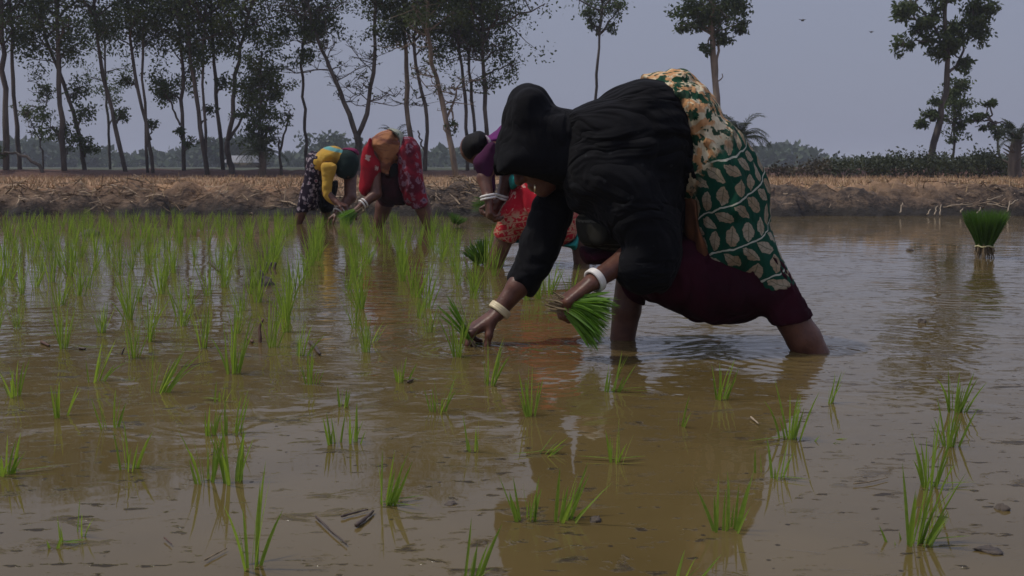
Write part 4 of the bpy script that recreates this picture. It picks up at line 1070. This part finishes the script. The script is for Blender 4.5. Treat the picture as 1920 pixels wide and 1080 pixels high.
def palm(base, crown_px, D, r, nf, L, label, seed, droop=.9):
    rng = np.random.default_rng(seed)
    b = P(*base, D); b[2] = float(ground_z(b[0], b[1])); c = P(*crown_px, D)
    t = thing('palm_tree', b, label, 'palm tree')
    w = MB(); pts = resample([b - np.array((0, 0, .05)), (b + c) / 2 + rng.normal(0, .03, 3), c], 12)
    w.tube(pts, [r * (1.15 - .3 * i / 11) * (1 + .12 * (i % 2)) for i in range(12)], 9)
    for i in range(26):                                             # old frond stubs
        k = rng.integers(4, 12); a = rng.uniform(0, 6.28); o = pts[k]
        w.tube([o, o + np.array((math.cos(a) * r * 2, math.sin(a) * r * 2, r * 1.2))], [r * .25, r * .08], 4)
    w.part('trunk', BARK, t)
    f = MB()
    for i in range(nf):
        a = i * 2.4 + rng.uniform(-.3, .3); e = rng.uniform(.1, 1.3); l = L * rng.uniform(.75, 1.1)
        p = c.copy(); d = np.array((math.cos(a) * math.cos(e), math.sin(a) * math.cos(e), math.sin(e))); rach = [p.copy()]
        for k in range(9):
            d = d + np.array((0, 0, -droop * .16 * (k / 5 + .3))); d /= np.linalg.norm(d); p = p + d * l / 9; rach.append(p.copy())
            side = np.cross(d, (0, 0, 1)); side /= np.linalg.norm(side) + 1e-9
            for h_ in (0, .33, .66):
                o = p - d * l / 9 * h_
                for sg in (-1, 1):
                    ll = l * .26 * math.sin(math.pi * min(1, (k + 1.2) / 10.5)) ** .6
                    dd = side * sg * .85 + d * .55 + np.array((0, 0, -.12)) + rng.normal(0, .07, 3); dd /= np.linalg.norm(dd)
                    f.blade(o, dd, ll, l * .010, np.array((0, 0, -.35)), d, 3)
        f.tube(rach, np.linspace(.012, .004, len(rach)), 4, cap=False)
    f.part('crown', LEAF_DULL, t)
    return t
palm((490, 323), (490, 284), 26.8, .085, 22, .75, 'short date palm with arching fronds under the ragged leafy tree', 3, 1.0)
palm((1385, 325), (1385, 262), 26.0, .10, 40, .85, 'bushy date palm half hidden behind the hips of the woman in the leaf-print saree', 5, 1.1)
palm((1904, 318), (1906, 262), 24.5, .13, 34, .62, 'stubby palm with a rough trunk at the right edge', 8, .8)
palm((742, 322), (742, 262), 29, .07, 18, .6, 'palm whose fronds show just above the back of the bent red figure', 9, 1.0)

# hedge on the bund at the right: one bush after another
def bush(px0, px1, top, D, label, n, leafm=LEAF_DULL, dry=False):
    c = P((px0 + px1) / 2, 332, D); c[2] = float(ground_z(c[0], c[1])) - .03
    rx = (px1 - px0) / 2 * D / FPX; H = P(0, top, D)[2] - c[2]
    t = thing('bush', c, label, 'bush', 'bushes of the hedge on the bund')
    w = MB(); L = []
    for i in range(16):
        a = RNG.uniform(0, 6.28); q = RNG.uniform(.2, 1)
        e = c + np.array((math.cos(a) * rx * q, math.sin(a) * .5 * q, H * (1 - .35 * q * q) * RNG.uniform(.7, 1.05)))
        w.tube(bez(c + np.array((math.cos(a) * rx * .3, math.sin(a) * .15, -.05)), e, 5, .1, .03), np.linspace(.014, .004, 5), 4, cap=False)
        L.append(e + RNG.normal(0, 1, (n // 16, 3)) * np.array((rx * .32, .22, H * .22)))
    L = np.concatenate(L); L[:, 2] = np.maximum(L[:, 2], c[2] + .04)
    w.part('stem', BARK, t)
    V, F = leaf_cards(L, .085, .55, .1); part('foliage', V, F, leafm, t, smooth=False)
hedge = [(1440, 1500, 312, 'low brownish bush at the left end of the hedge beside the saree', 420, LEAF_DRY), (1492, 1560, 307, 'low dry bush second from the left end of the hedge', 560, LEAF_DRY),
         (1548, 1612, 303, 'thin bush with pale gaps where the hedge begins to thicken', 640, LEAF_DULL), (1600, 1668, 300, 'dark bush left of where the hedge is tallest', 850, LEAF_DULL), (1655, 1722, 298, 'dense dark bush just left of the curving tree', 950, LEAF_DULL),
         (1712, 1775, 294, 'dense dark bush at the foot of the curving tree', 1000, LEAF_DULL), (1765, 1828, 301, 'dark bush right of the curving tree, around the thin sapling', 900, LEAF_DULL), (1818, 1872, 291, 'tallest bush of the hedge between sapling and flat-topped tree', 1000, LEAF_DULL), (1862, 1935, 300, 'dark bush in front of the stubby palm', 900, LEAF_DULL)]
for a, b, tp, lb, n, lm in hedge: bush(a, b, tp, 25.8 + RNG.uniform(-.3, .3), lb, n, lm)

# far woods in the haze, a tin-roofed hut before them
FAR = leafmat('far_leaf', (.03, .05, .022), (.06, .085, .035), (.04, .07, .02), .2, .3)
def crest(px):
    xs = [-400, 0, 30, 60, 120, 200, 260, 330, 360, 390, 430, 480, 560, 600, 660, 760, 900, 1000, 1300, 1400, 1440, 1475, 1520, 1560, 1700, 2300]
    ys = [280, 276, 262, 264, 280, 288, 294, 292, 276, 274, 284, 294, 292, 282, 276, 288, 290, 292, 288, 282, 280, 276, 290, 299, 304, 306]
    return np.interp(px, xs, ys)
L = []
for i in range(1500):
    px = RNG.uniform(-400, 2300); D = RNG.uniform(150, 230)
    top = crest(px) + RNG.uniform(-5, 8) + 5 * vnoise(px * .05, 0, 0, 5)
    b = P(px, top, D); H = b[2] - .4
    r = min(max(H * .4, 1.0), 2.2); k = int(16 + 9 * H)
    c = np.array((b[0], b[1], 0)) + RNG.normal(0, 1, (k, 3)) * np.array((r * .7, r * .7, 0)); c[:, 2] = .3 + np.abs(RNG.uniform(0, 1, k)) ** .8 * H
    L.append(c)
V, F = leaf_cards(np.concatenate(L), 1.25, .75, .1)
tag(link('distant_woods', mesh_data('distant_woods', V, F, FAR, False)), 'hazy belt of woods on the horizon', 'woods', kind='stuff')
for px, top, D, w_, lb in ((622, 250, 130, 3.0, 'round-headed hazy tree far behind the yellow-bloused figure'), (452, 258, 120, 2.4, 'hazy tree far behind the V-shaped fork'), (412, 262, 125, 1.6, 'smaller hazy tree just left of the far one behind the fork')):
    b = P(px, 318, D); b[2] = .3; H = P(px, top, D)[2] - .3; t = thing('distant_tree', b, lb, 'tree', 'lone trees far off in the haze')
    m_ = MB(); m_.tube([b, b + np.array((.1, 0, H * .6))], [.22, .1], 6); m_.part('trunk', BARK, t)
    cc = [b + np.array((RNG.normal(0, w_ * .35), RNG.normal(0, w_ * .3), H * RNG.uniform(.35, .85))) for _ in range(16)]
    C = np.concatenate([c_ + RNG.normal(0, w_ * .2, (70, 3)) for c_ in cc]); C[:, 2] = np.minimum(C[:, 2], H + .3)
    V, F = leaf_cards(C, .6, .7); part('crown', V, F, FAR, t, smooth=False)
TIN = Mat('tin', .5); TIN.color((.24, .24, .25)); tx, ty, tz = TIN.xyz(TIN.coord()); TIN.bump((tx * 40).sin() * .02); TIN = TIN.m
MUDW = Mat('mud_wall', .95); MUDW.color((.20, .16, .12)); MUDW = MUDW.m
b = P(463, 316, 85); b[2] = .35; t = thing('hut', b, 'small pale tin-roofed hut far off between the trunks', 'hut')
def boxm(lo, hi):
    lo, hi = np.array(lo), np.array(hi)
    V = [(x_, y_, z_) for x_ in (lo[0], hi[0]) for y_ in (lo[1], hi[1]) for z_ in (lo[2], hi[2])]
    return V, [(0, 1, 3, 2), (4, 6, 7, 5), (0, 4, 5, 1), (2, 3, 7, 6), (0, 2, 6, 4), (1, 5, 7, 3)]
V, F = boxm(b + np.array((-1.3, -1, -.1)), b + np.array((1.3, 1, .55))); part('wall', V, F, MUDW, t, False)
e = [(-1.6, -1.4, .5), (1.6, -1.4, .5), (1.2, 0, 1.05), (-1.2, 0, 1.05), (-1.6, 1.4, .5), (1.6, 1.4, .5)]
V = [b + np.array(q) for q in e] + [b + np.array(q) + np.array((0, 0, -.05)) for q in e]
part('roof', V, [(0, 1, 2, 3), (3, 2, 5, 4), (7, 6, 9, 8), (8, 9, 10, 11), (0, 6, 7, 1), (4, 5, 11, 10), (1, 7, 8, 2), (2, 8, 11, 5), (0, 3, 9, 6), (3, 4, 10, 9)], TIN, t, False)
for px, py, s_, lb in ((1505, 38, .11, 'larger dark bird high in the empty sky'), (1634, 60, .08, 'smaller dark bird nearer the large curving tree')):
    c = P(px, py, 38); q = MB()
    V, F = lump(c, s_ * .55, 3, .5); q.add(V, F)
    for sg in (-1, 1):
        q.add([c + np.array((sg * .2 * s_, -.4 * s_, .02)), c + np.array((sg * 1.3 * s_, -.1 * s_, .35 * s_)), c + np.array((sg * 1.0 * s_, .5 * s_, .25 * s_)), c + np.array((sg * .2 * s_, .5 * s_, .02))], [(0, 1, 2, 3)])
    q.add([c + np.array((-.1 * s_, .5 * s_, 0)), c + np.array((.1 * s_, .5 * s_, 0)), c + np.array((.2 * s_, 1.1 * s_, 0)), c + np.array((-.2 * s_, 1.1 * s_, 0))], [(0, 1, 2, 3)])
    q.single('bird', CLOD, c, lb, 'bird', 'birds in the sky')
# ------------------------------------------------------------------ rice seedlings, bundles, litter on the water
RICE = leafmat('rice_blade', (.120, .210, .026), (.225, .315, .050), (.32, .46, .045), .50, 9, .5, (.25, .21, .06))
def seedling_mb(n, H, lean, spread, rng, flat=0, w=.0026, lean2=0.0):
    """A clump of n blades of height H standing in the water at the origin."""
    q = MB()
    for i in range(n):
        a = rng.uniform(0, 6.28); r = rng.uniform(0, .014)
        p = np.array((math.cos(a) * r, math.sin(a) * r, -.03))
        d = np.array((math.cos(a) * spread + lean, math.sin(a) * spread + lean2, 1.0)) + np.append(rng.normal(0, .10, 2), 0)
        d /= np.linalg.norm(d)
        b = np.array((d[0] * .5 + rng.normal(0, .09), d[1] * .5 + rng.normal(0, .09), -.05 - .8 * rng.uniform(0, 1) ** 5))
        side = np.cross(d, (math.cos(a + 1), math.sin(a + 1), .2)); side /= np.linalg.norm(side)
        q.blade(p, d, (H + .03) * rng.uniform(.6, 1.2), w * rng.uniform(.75, 1.3), b, side, 5)
    for i in range(flat):                                           # blades fallen flat on the water
        a = rng.uniform(-.5, .5) + (0 if rng.uniform() < .75 else math.pi); d = np.array((math.cos(a), math.sin(a), .04))
        q.blade((0, 0, .004), d, H * rng.uniform(.7, 1.2), w, (0, 0, -.03), np.array((-d[1], d[0], 0)), 4)
    return q
NEAR = [  # photo column, waterline row, height in photo rows, blades, lean, blades lying flat, label
    (468, 1062, 150, 6, .02, 0, 'tall upright seedling standing alone at the bottom left of centre'),
    (437, 905, 118, 9, .02, 0, 'two-tufted seedling directly behind the tall one at the bottom left'),
    (240, 880, 82, 7, .10, 0, 'fanned seedling with clear leaf reflections, second column from the left edge'),
    (8, 890, 78, 7, .05, 2, 'seedling cut by the left edge with a blade flat on the water'),
    (152, 1000, 62, 3, .04, 0, 'sparse submerged seedling near the bottom left corner'),
    (118, 1022, 40, 4, .1, 3, 'uprooted flattened seedling floating in the bottom left corner'),
    (718, 946, 84, 9, .06, 2, 'seedling with one long blade lying flat to its right, beside dark rotten litter'),
    (872, 1085, 90, 5, .22, 0, 'seedling cropped by the bottom edge, left of the dark reflection'),
    (1048, 975, 95, 10, .28, 0, 'bright seedling split into two leaning tufts within the dark reflection'),
    (1360, 995, 92, 10, .02, 0, 'bushy seedling at the right rim of the dark reflection'),
    (1270, 1090, 75, 4, .35, 0, 'leaning blades cropped by the bottom edge at the right of the reflection'),
    (1716, 1020, 135, 15, .20, 1, 'thickest foreground seedling at the bottom right, leaning right'),
    (1685, 1018, 34, 3, -.05, 0, 'tiny sprig just left of the thickest bottom right seedling'),
    (1745, 912, 112, 9, .06, 1, 'tall narrow seedling second up in the right-hand column'),
    (1778, 838, 80, 9, .04, 0, 'seedling third up in the right-hand column'),
    (1793, 772, 66, 12, .14, 1, 'spiky seedling at the far end of the right-hand column'),
    (1455, 897, 62, 5, .12, 1, 'seedling of few blades with one bent over to the right'),
    (1428, 885, 48, 2, .0, 0, 'single thin upright sprig beside a small seedling right of the reflection'),
    (1480, 822, 88, 11, .02, 1, 'full upright seedling in the second column from the right'),
    (1521, 830, 52, 3, .95, 0, 'slanting blades leaning hard to the right'),
    (1550, 756, 62, 5, .12, 0, 'open seedling with a long blade bending right, below the rear leg'),
    (1348, 748, 62, 9, .04, 0, 'seedling standing below the maroon hem'),
    (1275, 800, 52, 4, .12, 0, 'small narrow seedling in the brown shade under the woman'),
    (1155, 865, 62, 7, .06, 2, 'pale tipped seedling with drooping blades in the middle of the reflection'),
    (1000, 852, 46, 6, .75, 2, 'splayed seedling fallen over to the right in the ripples'),
    (890, 845, 60, 4, .0, 0, 'thin upright seedling below the planting hand'),
    (820, 772, 56, 8, .08, 0, 'bushy little seedling left below the planting hand'),
    (915, 722, 74, 11, .04, 0, 'fresh seedling just below the planting hand'),
    (995, 780, 78, 9, .0, 0, 'spread seedling beside the orange reflection'),
    (1140, 735, 68, 6, .14, 2, 'seedling with whitish broken blades below the bundle'),
    (640, 762, 42, 7, .1, 0, 'low seedling, the farther of a close group left of centre'),
    (629, 832, 62, 6, -.02, 0, 'left one of two neighbouring seedlings left of centre'),
    (660, 830, 58, 6, .06, 0, 'right one of two neighbouring seedlings left of centre'),
    (436, 815, 70, 7, .04, 0, 'upright seedling behind the two-tufted one'),
    (206, 803, 62, 5, .02, 0, 'narrow seedling with a dark stem at the left'),
    (113, 782, 58, 6, .14, 0, 'pale seedling standing in ripples near the left edge'),
    (412, 752, 36, 4, .3, 2, 'drowned seedling with only tips above the water'),
    (292, 736, 84, 10, .30, 0, 'dark seedling leaning right with a long reflection'),
    (176, 715, 72, 7, .30, 0, 'seedling leaning right behind a loop of straw'),
    (437, 700, 100, 12, .04, 0, 'tall dense seedling in the column left of the crooked twig'),
    (582, 720, 62, 7, .02, 0, 'upright seedling below the dark twig'),
    (750, 715, 44, 9, .05, 1, 'stubby seedling with a small dark twig at its foot'),
    (692, 640, 40, 4, .3, 0, 'short slanting seedling in the middle of the open ripples'),
    (562, 668, 66, 9, .12, 0, 'dense seedling beside the dark curled twig'),
    (30, 742, 60, 7, .05, 0, 'blurred seedling at the left edge of the middle rows'),
]
NEARG = 'rice seedlings of the nearer rows'
def base_px(px, py): return W(px, py)
near_pts = []
for i, (px, py, hp, nb, lean, flat, lb) in enumerate(NEAR):
    b = W(px, py); near_pts.append(b)
    H = hp * b[1] / FPX / .93
    rng = np.random.default_rng(100 + i)
    q = seedling_mb(int(nb * 1.35), H, lean, .13, rng, flat, .0027)
    if 'two-tufted' in lb or 'two leaning' in lb:
        q2 = seedling_mb(int(nb * 1.4), H * .72, -.06, .12, rng, 0, .0027); q2 = (np.concatenate(q2.V) + np.array((-.045, 0, 0)), q2.F); q.add(*q2)
    o = link('rice_seedling', q.data('rice_seedling', RICE), None, b)
    o['label'] = lb; o['category'] = 'seedling'; o['group'] = NEARG
near_pts = np.array(near_pts)

protos = []
for i in range(16):
    rng = np.random.default_rng(500 + i)
    q = seedling_mb(rng.integers(10, 20), rng.uniform(.15, .21), rng.uniform(-.05, .17), rng.uniform(.04, .11), rng, rng.integers(0, 2) if i % 3 == 0 else 0, .0023)
    protos.append(q.data('rice_seedling', RICE))
pts = []
for ci in range(-4, 36):
    x0 = .12 - ci * .216
    y = 2.75 + RNG.uniform(0, .2)
    while y < 11.0:
        x = x0 - .17 * (y - 2.6) + .10 * vnoise(ci * .7, y * .5, 0, 61) + RNG.normal(0, .022)
        px = 960 + x / y * FPX
        lim = 905 if y < 4.6 else (930 if y < 6.5 else 845)
        if y > 8.2: lim = 850 - 40 * (y - 8.2)
        if -70 < px < lim and (y > 2.75) and y < float(bank_line(x)) - .1:
            if RNG.uniform() > .07 and (len(near_pts) == 0 or np.min(np.hypot(near_pts[:, 0] - x, near_pts[:, 1] - y)) > .13): pts.append((y, x))
        y += (.215 + .014 * y) * RNG.uniform(.8, 1.2)
for k in range(7): pts.append((RNG.uniform(3.3, 6.0), RNG.uniform(.02, .30)))
pts = [p for p in pts if not (-.02 < p[1] < .9 and 2.8 < p[0] < 3.5)]
pts.sort()
ZONES = [('slender seedling in the open middle rows, water showing all around it', 'rice seedlings of the middle rows'),
         ('seedling in the crowded rows between the stooping women and the near rows', 'rice seedlings of the crowded rows'),
         ('tiny seedling in the farthest rows, close below the mud bank', 'rice seedlings of the farthest rows')]
IND = 300 - len(NEAR)
rest = MB()
for k, (y, x) in enumerate(pts):
    s_ = RNG.uniform(.62, 1.0) * (.72 + .05 * min(y, 6)) * (1 - .42 * min(1, max(0, (y - 7.0) / 3.2))); me = protos[RNG.integers(0, len(protos))]
    a = RNG.normal(0, .5)
    if k < IND:
        z_ = 0 if y < 4.3 else (1 if y < 7.6 else 2)
        o = link('rice_seedling', me, None, (x, y, 0)); o.scale = (s_ * 1.15, s_ * 1.15, s_); o.rotation_euler = (0, 0, a)
        o['label'] = ZONES[z_][0]; o['category'] = 'seedling'; o['group'] = ZONES[z_][1]
    else:
        co = np.zeros(len(me.vertices) * 3, dtype=np.float32); me.vertices.foreach_get('co', co); co = co.reshape(-1, 3) * s_
        c_, s2 = math.cos(a), math.sin(a)
        rest.add(np.stack([co[:, 0] * c_ - co[:, 1] * s2 + x, co[:, 0] * s2 + co[:, 1] * c_ + y, co[:, 2]], 1), [tuple(f.vertices) for f in me.polygons])
print('seedlings', len(NEAR), len(pts))
if rest.n:
    tag(link('rice_seedlings', rest.data('rice_seedlings', RICE)), 'far rows of small rice seedlings along the bank', 'seedlings', kind='stuff')

ROOT = Mat('root', .8); ROOT.color(ROOT.mix(ROOT.noise(60, 2), (.27, .20, .11), (.11, .075, .04))); ROOT = ROOT.m
RICE_DARK = leafmat('bundle_blade', (.050, .115, .017), (.095, .18, .026), (.09, .20, .02), .35, 12, .55)
TIE = Mat('straw_tie', .8); TIE.color((.42, .38, .20)); TIE = TIE.m
def bundle(base, axis, L, r0, r1, nb, label, droop=.2, roots=.07, tie=True, tie_at=.0, nroot=50, mat=None, w=.0022, seed=1):
    """A sheaf of seedlings: blades fanning out from a bound neck, roots below it. 'axis' runs from roots to tips."""
    rng = np.random.default_rng(seed)
    base = np.asarray(base, float); A = np.asarray(axis, float); A = A / np.linalg.norm(A)
    U = np.cross(A, (0, 1, .1)); U /= np.linalg.norm(U); Vv = np.cross(A, U)
    t = thing('rice_bundle', base, label, 'bundle', 'bundles of uprooted rice seedlings')
    q = MB()
    for i in range(nb):
        a = rng.uniform(0, 6.28); k = math.sqrt(rng.uniform())
        o = U * math.cos(a) + Vv * math.sin(a)
        p = base + o * r0 * k; e = base + A * L * rng.uniform(.78, 1.08) + o * r1 * k
        d = e - p; ll = np.linalg.norm(d); d /= ll
        q.blade(p, d, ll, w * rng.uniform(.7, 1.3), o * .18 * k + np.array((0, 0, -droop * rng.uniform(.2, 1.4))), np.cross(d, rng.normal(size=3)) / 1.2, 5)
    q.part('blades', mat or RICE_DARK, t)
    q = MB()
    for i in range(nroot):
        a = rng.uniform(0, 6.28); o = U * math.cos(a) + Vv * math.sin(a); k = math.sqrt(rng.uniform())
        p = base + o * r0 * k; e = p - A * roots * rng.uniform(.5, 1.1) + o * r0 * rng.uniform(.0, .55)
        q.tube([p + A * roots * .3, (p + e) / 2 + rng.normal(0, .003, 3), e], [.0028, .0024, .0012], 4, cap=False)
    q.part('roots', ROOT, t)
    if tie:
        q = MB(); ring = [base + A * (tie_at + .004 * math.sin(5 * x_)) + (U * math.cos(x_) + Vv * math.sin(x_)) * r0 * 1.12 for x_ in np.linspace(0, 2 * math.pi, 22)]
        q.tube(ring, .0045, 6); q.part('tie', TIE, t)
    return t
b = W(1845, 484); b[2] = .065
bundle(b, (.0, .03, 1), .20, .042, .118, 1500, 'upright tied sheaf of seedlings standing in open water at the right', .07, .075, True, .0, 90, w=.0017, seed=3)
b = W(858, 424); bundle(b + np.array((-.02, 0, .02)), (.25, .0, .8), .09, .03, .10, 160, 'small dark bundle left on the water near the pale edge of the bank', .2, .03, False, nroot=10, seed=4)
b = W(893, 496); bundle(b + np.array((.03, 0, .01)), (-.35, -.1, .8), .12, .03, .075, 220, 'dark bundle leaning beside the leg of the woman in the red skirt', .2, .03, False, nroot=10, seed=5)
b = W(908, 408); bundle(b + np.array((.12, .2, .1)), (-1, -.1, .18), .26, .03, .07, 170, 'drooping bundle of seedlings in the hand of the purple-sleeved woman', .35, .06, False, nroot=20, seed=6)

# litter: twigs, stubs and clods that stick out of the water
DARK = Mat('rotten_stalk', .6); DARK.color(DARK.mix(DARK.noise(30, 3), (.035, .024, .018), (.075, .045, .03))); DARK = DARK.m
RUST = Mat('reddish_twig', .7); RUST.color((.085, .038, .022)); RUST = RUST.m
def twig(pix, r, label, mat=DARK, lift=None):
    """A twig lying in or standing out of the water, through photo points; rows give its height when lift is set."""
    b = W(*pix[0]); pts = []
    for i, (px, py) in enumerate(pix):
        p = W(px, py, .004) if lift is None else P(px, py, b[1] + .01 * i)
        pts.append(p)
    if lift is not None: pts.insert(0, b - np.array((0, 0, .03)))
    q = MB(); q.tube(resample(pts, 9), np.linspace(r, r * .55, 9), 6, wob=.3)
    q.single('twig', mat, b, label, 'twig', 'twigs and stalks in the water')
twig([(487, 642), (489, 625), (484, 612), (494, 598)], .006, 'crooked reddish twig standing up out of the water', RUST, 1)
twig([(466, 634), (474, 641)], .006, 'short reddish stub at the foot of the crooked twig', RUST)
twig([(582, 642), (590, 650), (600, 664)], .006, 'curled dark twig beside a dense seedling', DARK, None)
twig([(395, 492), (412, 508)], .010, 'dark stick slanting out of the far rows', DARK, None)
twig([(227, 665), (233, 652)], .004, 'thin dark stalk standing near a leaning seedling', DARK, 1)
twig([(78, 641), (92, 648)], .005, 'small red-brown twig at the left', RUST)
twig([(150, 653), (160, 654)], .005, 'tiny dark floating bit at the left', DARK)
twig([(308, 1008), (322, 1020)], .0010, 'small forked rusty twig near the bottom left', RUST)
twig([(384, 1050), (398, 1042), (425, 1028)], .0012, 'fallen green-brown blade lying beside the tall bottom seedling', ROOT)
twig([(1408, 782), (1416, 789), (1422, 794)], .0022, 'pale straw floating in the brown shade', PALE)
twig([(592, 968), (620, 995), (650, 1020)], .0016, 'long sunken stick near the bottom centre', DARK)
twig([(668, 985), (688, 970), (700, 958)], .0032, 'rotten dark leaf curl beside the seedling with a flat blade', DARK)
twig([(640, 968), (662, 962), (690, 955)], .0018, 'thin dark straw lying behind the rotten curl', DARK)
twig([(765, 716), (774, 712)], .004, 'dark bit beside the stubby seedling', DARK)
twig([(1600, 907), (1630, 904), (1665, 895)], .0011, 'loose green blade floating left of the right-hand column', ROOT)
twig([(395, 562), (404, 574)], .008, 'small dark stub in the middle of the left rows', DARK, 1)
twig([(340, 688), (372, 682), (406, 676)], .0013, 'long thin straw floating left of the dense column', DARK)
for px in (498, 506, 514): twig([(px, 504), (px + 3, 492)], .009, {498: 'leftmost of three dark stubs behind the mud clod', 506: 'middle one of three dark stubs behind the mud clod', 514: 'rightmost of three dark stubs behind the mud clod'}[px], DARK, 1)
for (px, py), r, sz, lb in (((484, 534), .050, 1.1, 'pointed dark mud clod among the seedlings'), ((1118, 977), .009, .9, 'small dark snail-like clod in the dark reflection'), ((1855, 1032), .015, .25, 'flat dark clod near the bottom right corner'), ((170, 440), .07, .5, 'dark clod between far seedlings at the left'),
                          ((935, 595), .02, .8, 'tiny clod'), ((1730, 605), .013, .9, 'dark clod in the open water under the bundle reflection'), ((1705, 470), .02, .7, 'small clod in the open water left of the tied sheaf'), ((1880, 955), .010, .7, 'small dark lump near the right edge'), ((845, 945), .008, .3, 'dark floating bit left of the reflection')):
    if lb == 'tiny clod': continue
    b = W(px, py); V, F = lump(b, r, px, sz); single('mud_clod', V, F, CLOD, b, lb, 'clod', 'mud clods in the water')
# bleached stalks hanging from the bank at the right
for i, pix in enumerate([[(1738, 402), (1745, 392)], [(1752, 404), (1757, 386)], [(1762, 403), (1764, 385)], [(1776, 387), (1800, 384), (1824, 383)], [(1830, 401), (1840, 390)], [(1850, 375), (1870, 372), (1880, 366)],
                         [(1851, 382), (1870, 385), (1888, 388)], [(1889, 397), (1893, 377)], [(1800, 398), (1806, 391)], [(1688, 399), (1692, 380)], [(1892, 407), (1920, 412)], [(1895, 384), (1908, 374)]]):
    b0 = float(bank_line((pix[0][0] - 960) / FPX * 10.8))
    pp = np.array([P(a, c, b0 + .02 + (407 - c) * .006) for a, c in pix])
    q = MB(); q.tube(resample(pp, 7) + RNG.normal(0, .004, (7, 3)), np.linspace(.008, .004, 7), 5)
    q.single('dry_stalk', PALE, pp[0], 'bleached dry stalk hanging from the mud bank left behind the tied sheaf' if pix[0][0] < 1800 else 'bleached dry stalk on the mud bank at the right edge, behind the tied sheaf', 'stalk', 'bleached stalks ' + ('left of the sheaf' if pix[0][0] < 1800 else 'behind the sheaf'))

# ------------------------------------------------------------------ the other planters, and what the hands hold
RICE_BUNDLE = leafmat('fresh_bundle_blade', (.08, .19, .02), (.16, .30, .035), (.18, .36, .025), .42, 12, .45)
build_red(); build_purple()
hp = P(1060, 574, 2.745)
bundle(hp, (.80, -.10, -.22), .125, .020, .080, 330, 'fresh green bundle of seedlings held in the left hand of the nearest woman', .75, .050, False, nroot=45, mat=RICE_BUNDLE, w=.0030, seed=12)
tp = (TIPS[0] + TIPS[4]) / 2
bundle(P(884, 640, 2.955), (-.52, -.06, .80), .145, .006, .040, 34, 'small sprig of seedlings pinched between the fingers of the planting hand', .10, .03, False, nroot=8, mat=RICE_BUNDLE, w=.0024, seed=13)
# ------------------------------------------------------------------ the hazy air
lo, hi = (-1700, -60, -1.2), (1700, 1700, 14)
V, F = boxm(lo, hi)
hm = bpy.data.materials.new('haze'); hm.use_nodes = True; nt = hm.node_tree
for n in list(nt.nodes):
    if n.type == 'BSDF_PRINCIPLED': nt.nodes.remove(n)
pv = nt.nodes.new('ShaderNodeVolumePrincipled')
pv.inputs['Color'].default_value = (.80, .84, .95, 1)
pv.inputs['Density'].default_value = .0013
nt.links.new(pv.outputs[0], nt.nodes['Material Output'].inputs['Volume'])
tag(link('haze', mesh_data('haze', V, F, hm, False)), 'thin pale winter haze over the fields', 'haze', kind='stuff')
